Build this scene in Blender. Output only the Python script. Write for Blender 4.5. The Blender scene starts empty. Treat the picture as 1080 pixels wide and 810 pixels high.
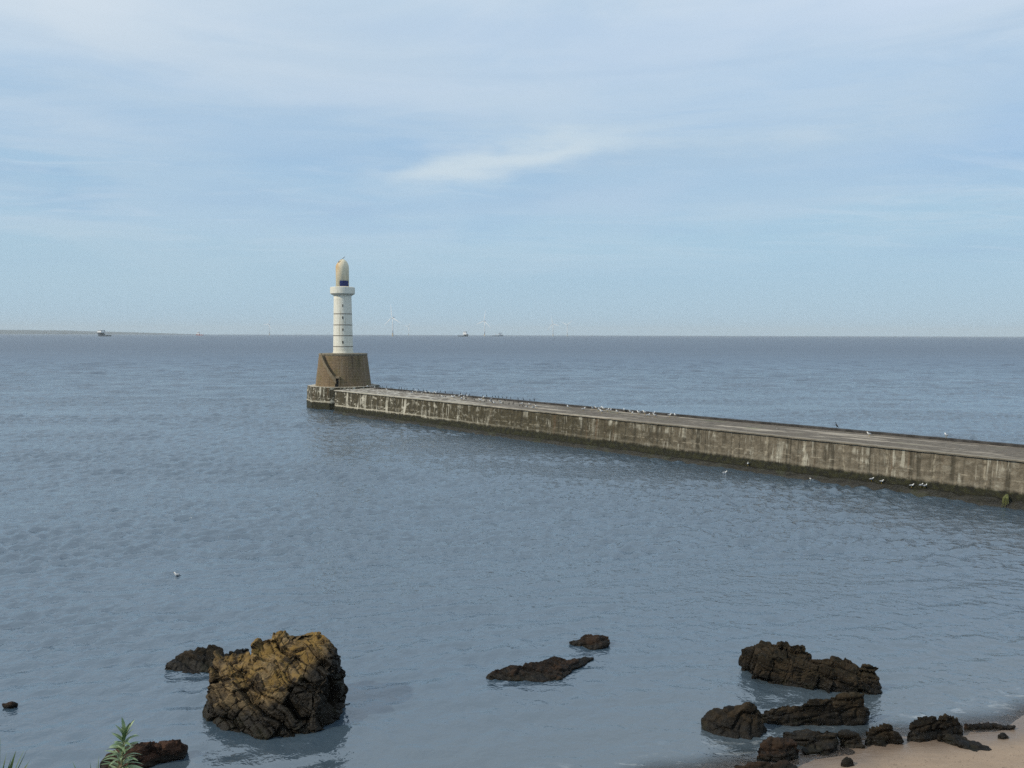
import bpy, bmesh, math, random
import numpy as np
from mathutils import Vector, Matrix, noise as mnoise, kdtree

random.seed(7)
SC = bpy.context.scene
COL = SC.collection
R = math.radians

# ------------------------------------------------------------------ camera
H = 12.6                      # eye above the water
F = 812.0                     # focal length in photo pixels (1080 wide)
PITCH = math.atan((405 - 353.0) / F)
ROLL = math.atan(3.0 / 1080)
fw = Vector((0, math.cos(PITCH), -math.sin(PITCH)))
up0 = Vector((0, math.sin(PITCH), math.cos(PITCH)))
rt = Vector((1, 0, 0)) * math.cos(ROLL) + up0 * math.sin(ROLL)
up = Vector((-1, 0, 0)) * math.sin(ROLL) + up0 * math.cos(ROLL)
EYE = Vector((0, 0, H))

def P(px, py, z=0.0):
    """world point at height z seen at photo pixel px, py"""
    d = fw * F + rt * (px - 540) - up * (py - 405)
    return EYE + d * ((z - H) / d.z)

def PD(px, D):
    """world x at depth D for pixel column px (near the horizon)"""
    return (px - 540) / F * D

cam = bpy.data.cameras.new('camera')
cam.sensor_width = 36
cam.lens = 36 * F / 1080
cam.clip_start = 0.1
cam.clip_end = 80000
co = bpy.data.objects.new('camera', cam)
m = Matrix((rt, up, -fw)).transposed().to_4x4()
m.translation = EYE
co.matrix_world = m
COL.objects.link(co)
SC.camera = co

# ------------------------------------------------------------------ node helpers
class NT:
    def __init__(self, tree):
        self.t = tree
        self.n = tree.nodes
        self.l = tree.links
    def new(self, kind, **kw):
        nd = self.n.new(kind)
        for k, v in kw.items():
            setattr(nd, k, v)
        return nd
    def put(self, sock, v):
        if isinstance(v, bpy.types.NodeSocket):
            self.l.new(v, sock)
        elif isinstance(v, (tuple, list)):
            v = tuple(v)
            if sock.type == 'RGBA' and len(v) == 3:
                v = v + (1,)
            sock.default_value = v
        else:
            sock.default_value = v
    def math(self, op, a, b=0.0, c=None, clamp=False):
        nd = self.new('ShaderNodeMath', operation=op, use_clamp=clamp)
        self.put(nd.inputs[0], a); self.put(nd.inputs[1], b)
        if c is not None: self.put(nd.inputs[2], c)
        return nd.outputs[0]
    def add(self, a, b): return self.math('ADD', a, b)
    def sub(self, a, b): return self.math('SUBTRACT', a, b)
    def mul(self, a, b): return self.math('MULTIPLY', a, b)
    def sstep(self, x, lo, hi):
        nd = self.new('ShaderNodeMapRange', interpolation_type='SMOOTHSTEP')
        self.put(nd.inputs['Value'], x)
        if lo <= hi:
            self.put(nd.inputs['From Min'], lo); self.put(nd.inputs['From Max'], hi)
        else:
            self.put(nd.inputs['From Min'], hi); self.put(nd.inputs['From Max'], lo)
            nd.inputs['To Min'].default_value = 1; nd.inputs['To Max'].default_value = 0
        return nd.outputs[0]
    def mix(self, f, a, b):
        nd = self.new('ShaderNodeMix', data_type='RGBA')
        self.put(nd.inputs[0], f); self.put(nd.inputs[6], a); self.put(nd.inputs[7], b)
        return nd.outputs[2]
    def noise(self, vec, scale, detail=2, rough=0.5, dist=0.0):
        nd = self.new('ShaderNodeTexNoise')
        self.put(nd.inputs['Vector'], vec)
        nd.inputs['Scale'].default_value = scale
        nd.inputs['Detail'].default_value = detail
        nd.inputs['Roughness'].default_value = rough
        nd.inputs['Distortion'].default_value = dist
        return nd.outputs[0]
    def voro(self, vec, scale, feature='F1'):
        nd = self.new('ShaderNodeTexVoronoi', feature=feature)
        self.put(nd.inputs['Vector'], vec)
        nd.inputs['Scale'].default_value = scale
        return nd.outputs[0]
    def mapping(self, vec, scale=(1, 1, 1), rot=(0, 0, 0), loc=(0, 0, 0)):
        nd = self.new('ShaderNodeMapping')
        self.put(nd.inputs['Vector'], vec)
        nd.inputs['Scale'].default_value = scale
        nd.inputs['Rotation'].default_value = rot
        nd.inputs['Location'].default_value = loc
        return nd.outputs[0]
    def ramp(self, fac, stops):
        nd = self.new('ShaderNodeValToRGB')
        self.put(nd.inputs[0], fac)
        e = nd.color_ramp.elements
        while len(e) < len(stops): e.new(0.5)
        for i, (p, c) in enumerate(stops):
            e[i].position = p; e[i].color = tuple(c) + (1,)
        return nd.outputs[0]
    def sep(self, v):
        nd = self.new('ShaderNodeSeparateXYZ'); self.put(nd.inputs[0], v)
        return nd.outputs
    def comb(self, x, y, z):
        nd = self.new('ShaderNodeCombineXYZ')
        for s, v in zip(nd.inputs, (x, y, z)): self.put(s, v)
        return nd.outputs[0]
    def bump(self, h, strength=1.0, dist=1.0, normal=None):
        nd = self.new('ShaderNodeBump')
        self.put(nd.inputs['Height'], h); self.put(nd.inputs['Strength'], strength)
        nd.inputs['Distance'].default_value = dist
        if normal is not None: self.put(nd.inputs['Normal'], normal)
        return nd.outputs[0]

def material(name):
    mt = bpy.data.materials.new(name)
    mt.use_nodes = True
    nt = NT(mt.node_tree)
    bs = nt.n['Principled BSDF']
    return mt, nt, bs

def simple(name, color, rough=0.6, var=0.25, scale=3.0, metallic=0.0):
    mt, nt, bs = material(name)
    tc = nt.new('ShaderNodeTexCoord').outputs['Object']
    n = nt.noise(tc, scale, 4, 0.6)
    lo = tuple(c * (1 - var) for c in color); hi = tuple(min(1, c * (1 + var)) for c in color)
    nt.put(bs.inputs['Base Color'], nt.mix(nt.sstep(n, .3, .7), lo, hi))
    bs.inputs['Roughness'].default_value = rough
    bs.inputs['Metallic'].default_value = metallic
    return mt

# ------------------------------------------------------------------ object helpers
def link(name, me, mats, parent=None, loc=None):
    o = bpy.data.objects.new(name, me)
    COL.objects.link(o)
    for mt in (mats if isinstance(mats, (list, tuple)) else [mats]):
        me.materials.append(mt)
    if parent is not None: o.parent = parent
    if loc is not None: o.location = loc
    return o

def obj(name, bm, mats, parent=None, loc=None, smooth=False):
    me = bpy.data.meshes.new(name)
    bmesh.ops.recalc_face_normals(bm, faces=bm.faces)
    for f in bm.faces: f.smooth = smooth
    bm.to_mesh(me); bm.free()
    return link(name, me, mats, parent, loc)

def thing(name, label, cat, loc=(0, 0, 0), rz=0.0, group=None):
    o = bpy.data.objects.new(name, None)
    COL.objects.link(o)
    o.location = loc; o.rotation_euler = (0, 0, rz)
    o.empty_display_size = 0.3
    return tag(o, label, cat, group)

def tag(o, label, cat, group=None):
    o['label'] = label; o['category'] = cat
    if group: o['group'] = group
    return o

def struct(o, kind='structure'):
    o['kind'] = kind
    return o

def add_box(bm, c, s, rz=0.0, mi=0):
    r = bmesh.ops.create_cube(bm, size=1.0)
    M = Matrix.Translation(c) @ Matrix.Rotation(rz, 4, 'Z') @ Matrix.Diagonal((s[0], s[1], s[2], 1))
    bmesh.ops.transform(bm, matrix=M, verts=r['verts'])
    for v in r['verts']:
        for f in v.link_faces: f.material_index = mi
    return r['verts']

def add_lathe(bm, prof, seg=32, c=(0, 0, 0), cap=True, phase=0.0):
    rings = []
    for r, z in prof:
        rings.append([bm.verts.new((c[0] + r * math.cos(phase + 2 * math.pi * i / seg),
                                    c[1] + r * math.sin(phase + 2 * math.pi * i / seg), c[2] + z)) for i in range(seg)])
    for a, b in zip(rings, rings[1:]):
        for i in range(seg):
            bm.faces.new((a[i], a[(i + 1) % seg], b[(i + 1) % seg], b[i]))
    if cap:
        bm.faces.new(rings[0][::-1]); bm.faces.new(rings[-1])
    return rings

def add_tube(bm, pts, rads, seg=6, mi=0):
    pts = [Vector(p) for p in pts]
    rings = []
    for i, p in enumerate(pts):
        d = (pts[min(i + 1, len(pts) - 1)] - pts[max(i - 1, 0)]).normalized()
        a = d.cross(Vector((0, 0, 1)))
        if a.length < 1e-3: a = Vector((1, 0, 0))
        a.normalize(); b = d.cross(a)
        r = rads[i] if isinstance(rads, (list, tuple)) else rads
        if not isinstance(r, (list, tuple)): r = (r, r)
        rings.append([bm.verts.new(p + a * (r[0] * math.cos(2 * math.pi * k / seg)) + b * (r[1] * math.sin(2 * math.pi * k / seg))) for k in range(seg)])
    fs = []
    for a, b in zip(rings, rings[1:]):
        for k in range(seg):
            fs.append(bm.faces.new((a[k], a[(k + 1) % seg], b[(k + 1) % seg], b[k])))
    fs.append(bm.faces.new(rings[0][::-1])); fs.append(bm.faces.new(rings[-1]))
    for f in fs: f.material_index = mi
    return rings

# ------------------------------------------------------------------ world and sun
SUN_TO = Vector((-0.88, -0.36, 0)).normalized()
SUN_EL = R(37)
sun_dir = Vector((SUN_TO.x * math.cos(SUN_EL), SUN_TO.y * math.cos(SUN_EL), math.sin(SUN_EL)))
sl = bpy.data.lights.new('sun', 'SUN')
sl.energy = 2.9
sl.angle = R(1.5)
sl.color = (1.0, 0.90, 0.73)
so = bpy.data.objects.new('sun', sl)
so.rotation_euler = sun_dir.to_track_quat('Z', 'Y').to_euler()
so.location = (-30, -20, 60)
COL.objects.link(so)

W = bpy.data.worlds.new('World')
SC.world = W
W.use_nodes = True
nt = NT(W.node_tree)
bg = nt.n['Background']
sky = nt.new('ShaderNodeTexSky', sky_type='NISHITA')
sky.sun_disc = False
sky.sun_elevation = SUN_EL
sky.sun_rotation = math.atan2(SUN_TO.x, SUN_TO.y)
sky.air_density = 1.0; sky.dust_density = 1.0; sky.ozone_density = 1.0
d = nt.new('ShaderNodeTexCoord').outputs['Generated']
X, Y, Z = nt.sep(d)
Zc = nt.math('MAXIMUM', Z, 0.0)
den = nt.add(Zc, 0.10)
plane = nt.comb(nt.math('DIVIDE', X, den), nt.math('DIVIDE', Y, den), 0.0)
n1 = nt.noise(nt.mapping(plane, (0.55, 0.9, 1), loc=(3.1, 1.7, 0)), 0.9, 6, 0.52, 0.6)
n2 = nt.noise(nt.mapping(plane, (0.5, 1.3, 1), rot=(0, 0, 0.2), loc=(7.3, 2.2, 0)), 1.7, 6, 0.55, 0.5)
n4 = nt.noise(nt.mapping(plane, (0.6, 1.6, 1), rot=(0, 0, -0.12), loc=(1.3, 6.2, 0)), 2.6, 7, 0.6, 0.9)
# azimuth-like coordinate, wobbling so that cloud edges fray
U0 = nt.math('DIVIDE', X, nt.math('MAXIMUM', nt.add(Y, 0.15), 0.15))
fr = nt.noise(nt.mapping(d, (5, 5, 16)), 1.0, 5, 0.55)
U = nt.add(U0, nt.mul(nt.sub(fr, 0.5), 0.35))
fr2 = nt.noise(nt.mapping(d, (3, 3, 14), loc=(4, 4, 4)), 1.0, 5, 0.55)
Zw = nt.add(Z, nt.mul(nt.sub(fr2, 0.5), 0.10))
def blob(px, py, rx, ry, tilt=0.0):
    u0 = (px - 540) / F / 1.12; z0 = (353 - py) / F * 0.97
    du = nt.sub(U, u0)
    a = nt.math('DIVIDE', du, rx / F)
    b = nt.math('DIVIDE', nt.sub(nt.sub(Zw, z0), nt.mul(du, tilt)), ry / F)
    q = nt.add(nt.mul(a, a), nt.mul(b, b))
    return nt.math('EXPONENT', nt.mul(q, -1.0))
S = 10.0   # background strength is 0.1
def k(c): return tuple(x * S for x in c)
veil = nt.ramp(Zc, [(0.0, (.405, .585, .735)), (0.05, (.395, .58, .735)), (0.14, (.375, .58, .755)), (0.24, (.375, .565, .775)),
                    (0.36, (.44, .61, .79)), (0.55, (.66, .79, .93)), (1.0, (.62, .75, .92))])
sc10 = nt.new('ShaderNodeVectorMath', operation='SCALE')
nt.put(sc10.inputs[0], veil); sc10.inputs['Scale'].default_value = S
base = nt.mix(0.90, sky.outputs[0], sc10.outputs[0])
# thin high layer
hi = nt.sstep(Zc, 0.17, 0.36)
lay = nt.mul(nt.sstep(n1, 0.38, 0.66), nt.add(0.30, nt.mul(hi, 0.6)))
lay = nt.mul(lay, nt.sstep(Zc, 0.05, 0.2))
c = nt.mix(lay, base, k((.52, .662, .80)))
dk = nt.mul(nt.sstep(n2, 0.50, 0.72), nt.mul(nt.sstep(Zc, 0.08, 0.17), 0.70))
c = nt.mix(dk, c, k((.355, .525, .715)))
c = nt.mix(nt.mul(nt.sstep(n4, 0.48, 0.70), nt.mul(nt.sstep(Zc, 0.05, 0.16), 0.70)), c, k((.55, .675, .80)))
c = nt.mix(nt.mul(nt.sstep(n4, 0.46, 0.30), nt.mul(nt.sstep(Zc, 0.05, 0.16), 0.60)), c, k((.355, .525, .715)))
n6 = nt.noise(nt.mapping(d, (2.2, 2.2, 9), loc=(2, 5, 1)), 1.0, 6, .58, .3)
deck_ = nt.sstep(nt.add(Z, nt.mul(nt.sub(n6, .5), .22)), .235, .325)
c = nt.mix(nt.mul(deck_, nt.add(.28, nt.mul(nt.sstep(nt.noise(nt.mapping(d, (3, 3, 13), loc=(6, 2, 9)), 1.0, 6, .6, .5), .38, .60), .70))), c, k((.60, .705, .81)))
n8 = nt.noise(nt.mapping(d, (1.5, 1.5, 20), loc=(1, 7, 2)), 1.0, 6, .58, .35)
bz = nt.mul(nt.sstep(Z, .05, .14), nt.sstep(Z, .42, .26))
c = nt.mix(nt.mul(nt.sstep(n8, .50, .62), nt.mul(bz, .55)), c, k((.525, .65, .765)))
c = nt.mix(nt.mul(nt.sstep(n8, .48, .36), nt.mul(bz, .55)), c, k((.345, .51, .70)))
n7 = nt.noise(nt.mapping(d, (2.6, 2.6, 11), loc=(8, 1, 3)), 1.0, 5, .55, .4)
c = nt.mix(nt.mul(nt.sstep(n7, .44, .64), nt.mul(nt.sstep(Z, .03, .12), .55)), c, k((.49, .625, .745)))
c = nt.mix(nt.mul(nt.mul(deck_, nt.sstep(n6, .52, .70)), .6), c, k((.47, .60, .775)))
for px, py, rx, ry, tl, col, s in [
    (300, 160, 300, 36, -0.05, (.35, .53, .74), .55),
    (600, 215, 420, 28, 0.03, (.345, .54, .75), .45),
    (1090, 165, 170, 44, 0.02, (.34, .53, .775), .65),
    (335, 222, 75, 7, 0.0, (.34, .51, .71), .5),
    (550, 215, 60, 9, 0.05, (.35, .52, .71), .4),
    (50, 50, 190, 50, 0.0, (.66, .75, .84), .85), (200, 85, 150, 16, 0.0, (.60, .70, .80), .5), (850, 70, 220, 20, 0.05, (.46, .60, .77), .5), (480, 60, 200, 14, 0.0, (.47, .605, .775), .45),
    (330, 20, 220, 30, 0.0, (.54, .67, .82), .4),
    (680, 60, 260, 45, 0.0, (.50, .645, .815), .5),
    (1020, 25, 170, 42, 0.1, (.64, .745, .90), .8),
    (820, 110, 200, 24, 0.08, (.47, .625, .80), .5),
    (70, 168, 110, 17, 0.0, (.50, .63, .765), .6),
    (508, 180, 95, 12, 0.10, (.62, .725, .795), .75),
    (600, 166, 95, 14, 0.14, (.62, .725, .795), .75),
    (630, 215, 90, 12, 0.1, (.47, .61, .765), .5),
    (420, 262, 260, 18, 0.0, (.45, .61, .73), .45), (150, 285, 260, 30, 0.0, (.44, .60, .70), .4), (760, 250, 300, 22, 0.0, (.42, .62, .76), .4), (430, 105, 170, 22, 0.0, (.54, .66, .80), .5)]:
    c = nt.mix(nt.mul(blob(px, py, rx, ry, tl), s), c, k(col))
nt.put(bg.inputs['Color'], c)
bg.inputs['Strength'].default_value = 0.1

SC.view_settings.view_transform = 'Standard'
SC.view_settings.look = 'None'
SC.view_settings.exposure = 0.0
SC.view_settings.gamma = 1.0
SC.view_settings.use_curve_mapping = False

# ------------------------------------------------------------------ shoreline (metres, world x y)
SH_A, SH_B = 19.9, 0.296
SH_N = 1 / math.sqrt(1 + SH_B ** 2)
def shore(x, y):            # + offshore
    wob = 0.14 * np.sin(x * 0.9 + 0.4) + 0.09 * np.sin(x * 2.3 + 1.9)
    return (y - SH_A - SH_B * x + wob) * SH_N

# ------------------------------------------------------------------ sea
mt, nt, bs = material('sea_water')
geo = nt.new('ShaderNodeNewGeometry')
pos = geo.outputs['Position']
px_, py_, pz_ = nt.sep(pos)
sh = nt.sub(nt.sub(py_, SH_A), nt.mul(px_, SH_B))
wob = nt.add(nt.mul(nt.math('SINE', nt.add(nt.mul(px_, .9), .4)), .14), nt.mul(nt.math('SINE', nt.add(nt.mul(px_, 2.3), 1.9)), .09))
sh = nt.mul(nt.add(sh, wob), SH_N)
wn = nt.noise(nt.mapping(pos, (0.55, 1.0, 1), rot=(0, 0, 0.1)), 0.045, 3, 0.55, 0.4)     # patches of wind
wn2 = nt.noise(nt.mapping(pos, (0.5, 1.0, 1)), 0.012, 3, 0.5)
wind = nt.add(nt.mul(nt.sstep(wn, .35, .65), .55), nt.mul(nt.sstep(wn2, .35, .65), .35))
calm = nt.sstep(sh, 1.0, 26.0)                       # flatter towards the beach
amp = nt.mul(nt.add(0.50, wind), nt.add(0.42, nt.mul(calm, 0.58)))
def wav(scale, sx, sy, rot, det, a):
    n = nt.noise(nt.mapping(pos, (sx, sy, 1), rot=(0, 0, rot)), scale, det, 0.5, 0.5)
    return nt.mul(nt.sub(n, 0.5), a)
far = nt.sstep(nt.math('MAXIMUM', py_, nt.mul(nt.math('ABSOLUTE', nt.add(px_, 8.0)), 1.45)), 300.0, 500.0)
hf = nt.add(nt.add(wav(0.10, .55, 1.0, -0.18, 3, 2.2), wav(0.40, .75, 1.0, 0.15, 2, 0.42)), wav(1.15, .8, 1.0, -0.32, 2, 0.22))
swell = nt.add(nt.mul(wav(0.024, .45, 1.0, -0.1, 3, 7.0), nt.sstep(py_, 300.0, 520.0)), nt.mul(wav(0.006, .4, 1.0, 0.1, 3, 24.0), nt.sstep(py_, 500.0, 1800.0)))
hn = nt.add(wav(2.4, .8, 1.0, 0.25, 3, 0.15), wav(6.5, .8, 1.0, -0.3, 2, 0.045))
h = nt.add(hn, nt.mul(nt.add(hf, swell), nt.mul(far, nt.sub(1.0, nt.mul(nt.sstep(py_, 450.0, 1400.0), .85)))))
bmp = nt.bump(nt.mul(h, amp), 1.0, 1.0)
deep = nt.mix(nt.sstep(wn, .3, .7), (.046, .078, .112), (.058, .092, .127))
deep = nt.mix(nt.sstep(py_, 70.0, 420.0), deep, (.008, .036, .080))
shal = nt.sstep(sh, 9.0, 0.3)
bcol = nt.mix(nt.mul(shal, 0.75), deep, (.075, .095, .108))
# wash: broken pale foam lines along the water's edge
fo = nt.noise(nt.mapping(pos, (1.0, 2.6, 1), rot=(0, 0, 0.32)), 1.1, 5, 0.6, 1.2)
edge = nt.mul(nt.sstep(sh, 2.0, 0.2), nt.sstep(fo, 0.55, 0.68))
bcol = nt.mix(nt.mul(edge, 0.4), bcol, (.62, .64, .64))
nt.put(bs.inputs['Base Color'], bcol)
nt.put(bs.inputs['Roughness'], nt.add(0.05, nt.add(nt.mul(nt.sstep(py_, 60.0, 450.0), 0.20), nt.mul(nt.sstep(py_, 180.0, 700.0), .24))))
bs.inputs['IOR'].default_value = 2.5
nt.put(bs.inputs['Normal'], bmp)
# thins out over the sand
alpha = nt.math('MAXIMUM', nt.sstep(sh, -0.1, 1.0), nt.mul(edge, .35))
tr = nt.new('ShaderNodeBsdfTransparent')
gl = nt.new('ShaderNodeBsdfGlossy'); gl.inputs['Roughness'].default_value = .08
nt.put(gl.inputs['Normal'], bmp)
fres = nt.new('ShaderNodeFresnel'); fres.inputs['IOR'].default_value = 1.33; nt.put(fres.inputs['Normal'], bmp)
film = nt.new('ShaderNodeMixShader'); nt.put(film.inputs[0], fres.outputs[0]); nt.put(film.inputs[1], tr.outputs[0]); nt.put(film.inputs[2], gl.outputs[0])
ms = nt.new('ShaderNodeMixShader')
nt.put(ms.inputs[0], alpha); nt.put(ms.inputs[1], film.outputs[0]); nt.put(ms.inputs[2], bs.outputs[0])
nt.put(nt.n['Material Output'].inputs['Surface'], ms.outputs[0])
M_SEA = mt
# one sheet: fine rippled grid in the bay, widening out to the horizon
def graded(lo, hi, f):
    out = [lo]
    while out[-1] < hi: out.append(out[-1] + f(out[-1]))
    out[-1] = hi
    return out
side_ = graded(84.0, 345.0, lambda q: .15 + .0065 * (q - 84))
inner = list(np.linspace(-84, 84, 1121))
wx = np.array([-20000, -6000, -2000, -700] + [-q for q in side_[:0:-1]] + inner + side_[1:] + [700, 2000, 6000, 20000]) - 8.0
wy = np.array(graded(12.0, 520.0, lambda y: .10 + .0024 * max(0, y - 16)) + [700, 1100, 2000, 5000, 20000])
GX, GY = [q.astype(np.float32) for q in np.meshgrid(wx, wy)]
CELL = np.maximum(np.gradient(wy)[:, None] * np.ones((1, len(wx))), (np.gradient(wx)[None, :] * .6) * np.ones((len(wy), 1))).astype(np.float32)
rng = np.random.default_rng(4)
def ss(x, a, b):
    t_ = np.clip((x - a) / (b - a), 0, 1); return t_ * t_ * (3 - 2 * t_)
ZZ = np.zeros_like(GX); ZO = np.zeros_like(GX)
NWV = 105
lam = .50 * (5.0 / .50) ** (rng.random(NWV) ** 1.7)
lam2 = 2.5 * (22.0 / 2.5) ** rng.random(36)
for i, L_ in enumerate(list(lam) + list(lam2)):
    kk = 2 * math.pi / L_
    dr = R(-84) + rng.normal() * R(34)
    ph_ = rng.random() * 6.283
    sl_ = .37 * math.sqrt(2 / NWV) * (1.2 if L_ < 1.6 else .42) if i < NWV else .095 * math.sqrt(2 / 36)
    q1, q2, q3, q4, q5 = rng.normal(), rng.normal(), rng.random(), rng.normal(), rng.normal()
    gust = 1 + .55 * np.sin(GX * (q1 * .12) + GY * (q2 * .14) + q3 * 6.28)
    w_ = (sl_ / kk) * gust * np.sin(kk * (GX * math.cos(dr) + GY * math.sin(dr)) + ph_ + .6 * np.sin(GX * (.11 * q4) + GY * (.13 * q5)))
    w_ = w_ * np.clip((L_ - 1.8 * CELL) / (1.6 * CELL), 0, 1)
    if i < NWV: ZZ += w_
    else: ZO += w_
shv = shore(GX, GY)
env = (.10 + .38 * ss(shv, .5, 9) + .52 * ss(shv, 7, 34))
pat = np.zeros_like(GX)
for i in range(14):                       # patches of wind and slick
    L_ = 14 * (5.5 ** rng.random()); a_ = rng.random() * 6.283
    pat += np.sin(2 * math.pi / L_ * (GX * .45 * math.cos(a_) + GY * math.sin(a_)) + rng.random() * 6.283 + 1.2 * np.sin(GX * .05 + GY * .031 * i))
env *= np.clip(.78 + .13 * pat, .25, 1.5)
opn = ss(np.maximum(GY - .0 * GX, 1.2 * np.abs(GX + 8)), 105, 190)
ZS = np.zeros_like(GX)
for i in range(9):                        # long low ripple trains running in to the beach
    L_ = .7 + 1.5 * rng.random(); kk = 2 * math.pi / L_; dr = R(-80) + rng.normal() * R(9)
    bend = .9 * np.sin(GX * .16 + i) + .5 * np.sin(GX * .37 + 2.1 * i)
    ZS += (.05 * math.sqrt(2 / 9) / kk) * (1 + np.sin(GX * (.2 + .1 * rng.normal()) + GY * .15 * rng.normal() + i)) * np.sin(kk * (GX * math.cos(dr) + GY * math.sin(dr) + .35 * bend) + i * 1.7)
for cx, cy, L_, a_ in ((0.8, 28.3, .75, .10), (2.6, 31.3, .62, .07), (-7.3, 24.6, .9, .10), (10.6, 27.3, .8, .08), (-3.0, 24.0, 1.0, .07)):
    rr_ = np.sqrt((GX - cx) ** 2 + ((GY - cy) * 1.0) ** 2) + .25 * np.sin(GX * .8 + cy) + .2 * np.sin(GY * .9 + cx)
    ZS += (a_ * L_ / 6.283) * np.sin(6.283 / L_ * rr_) * np.exp(-(rr_ / 5.5) ** 2) * ss(rr_, .6, 1.6)
ZZ = ZZ * env + ZS * ss(shv, .3, 3) * (1 - .75 * ss(shv, 12, 34))
ZZ = (ZZ + ZO * (.08 + .92 * opn) * ss(shv, 4, 40)) * (1 - ss(np.abs(GX + 8), 290, 340)) * (1 - ss(GY, 300, 515)) * ss(GY, 12, 14)
nvx, nvy = len(wx), len(wy)
del gust, w_, ZO, env, opn, CELL
cos_ = np.stack([GX, GY, ZZ], -1).reshape(-1, 3).astype(np.float32)
ii = np.arange(nvx * nvy).reshape(nvy, nvx)
qs = np.stack([ii[:-1, :-1], ii[:-1, 1:], ii[1:, 1:], ii[1:, :-1]], -1).reshape(-1, 4)
me = bpy.data.meshes.new('sea')
me.vertices.add(len(cos_)); me.vertices.foreach_set('co', cos_.ravel())
me.loops.add(qs.size); me.loops.foreach_set('vertex_index', qs.ravel().astype(np.int32))
me.polygons.add(len(qs)); me.polygons.foreach_set('loop_start', np.arange(0, qs.size, 4, dtype=np.int32))
me.polygons.foreach_set('use_smooth', np.ones(len(qs), dtype=bool))
me.update(calc_edges=True)
struct(link('sea', me, M_SEA))

# ------------------------------------------------------------------ beach and cliff top
mt, nt, bs = material('sand')
pos = nt.new('ShaderNodeNewGeometry').outputs['Position']
x_, y_, z_ = nt.sep(pos)
n = nt.noise(pos, 0.8, 5, 0.6); n2 = nt.noise(pos, 14, 4, 0.6); n3 = nt.noise(nt.mapping(pos, (1, 3, 1), rot=(0, 0, .3)), 1.6, 4, .6)
cdry = nt.mix(n3, (.27, .195, .135), (.36, .27, .195))
cdry = nt.mix(nt.mul(nt.sstep(n2, .55, .75), .5), cdry, (.16, .115, .08))
n4 = nt.noise(pos, 5.0, 6, .7)
cdry = nt.mix(nt.mul(nt.sstep(n4, .58, .70), .55), cdry, (.13, .095, .065))
cdry = nt.mix(nt.mul(nt.sstep(nt.voro(pos, 9.0), .16, .10), .8), cdry, (.07, .055, .04))
wet = nt.sstep(nt.add(z_, nt.mul(nt.sub(n, .5), .10)), 0.13, 0.01)
nt.put(bs.inputs['Base Color'], nt.mix(wet, cdry, (.185, .140, .108)))
nt.put(bs.inputs['Roughness'], nt.sub(0.9, nt.mul(wet, 0.6)))
nt.put(bs.inputs['Normal'], nt.bump(nt.add(nt.mul(n2, .012), nt.mul(n3, .05)), .7, 1.0))
M_SAND = mt
gx = np.linspace(-70, 70, 281); gy = np.linspace(9, 60, 171)
bm = bmesh.new()
grid = []
for y in gy:
    row = []
    for x in gx:
        s = float(shore(x, y))
        z = -0.10 * s - .02 if s > 0 else -0.075 * s - .02
        z = max(z, -2.4)
        z += 0.014 * mnoise.noise((x * .7, y * .9, 2.0)) + 0.012 * mnoise.noise((x * 2.3, y * 2.9, 5.0))
        row.append(bm.verts.new((x, y, z)))
    grid.append(row)
for a, b in zip(grid, grid[1:]):
    for i in range(len(gx) - 1): bm.faces.new((a[i], a[i + 1], b[i + 1], b[i]))
struct(obj('beach', bm, M_SAND, smooth=True))

mt, nt, bs = material('cliff_turf')
pos = nt.new('ShaderNodeNewGeometry').outputs['Position']
n = nt.noise(pos, 1.3, 6, .65); n2 = nt.noise(pos, 9, 4, .6)
nz = nt.sep(nt.new('ShaderNodeNewGeometry').outputs['Normal'])[2]
cc = nt.mix(n2, (.035, .055, .018), (.09, .10, .04))
nt.put(bs.inputs['Base Color'], nt.mix(nt.sstep(nz, .75, .5), cc, nt.mix(n, (.06, .05, .035), (.14, .11, .08))))
bs.inputs['Roughness'].default_value = .95
nt.put(bs.inputs['Normal'], nt.bump(n2, .8, .1))
M_TURF = mt
prof = [(-60, 11.4), (-20, 11.2), (-5, 11.02), (1.0, 10.96), (2.4, 10.86), (3.0, 10.66), (3.5, 10.2), (4.3, 8.4), (5.2, 6.0), (6.6, 3.6), (8.5, 2.2), (11.5, 0.9), (13, 0.0), (13.2, -1.2)]
bm = bmesh.new(); grid = []
for i, (y, z) in enumerate(prof):
    row = []
    for x in np.linspace(-70, 70, 141):
        w = 0.0 if y < 2.5 else 1.0
        row.append(bm.verts.new((x, y + (0.30 * x if y > 6 else 0) * 0.9 + w * .35 * mnoise.noise((x * .5, y, 0)) * (abs(x) > .0), z + .10 * mnoise.noise((x * .8, y * .7, 9)) * (0.3 if y < 3.2 else 1))))
    grid.append(row)
for a, b in zip(grid, grid[1:]):
    for i in range(140): bm.faces.new((a[i], a[i + 1], b[i + 1], b[i]))
struct(obj('cliff_top', bm, M_TURF, smooth=True))

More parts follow.
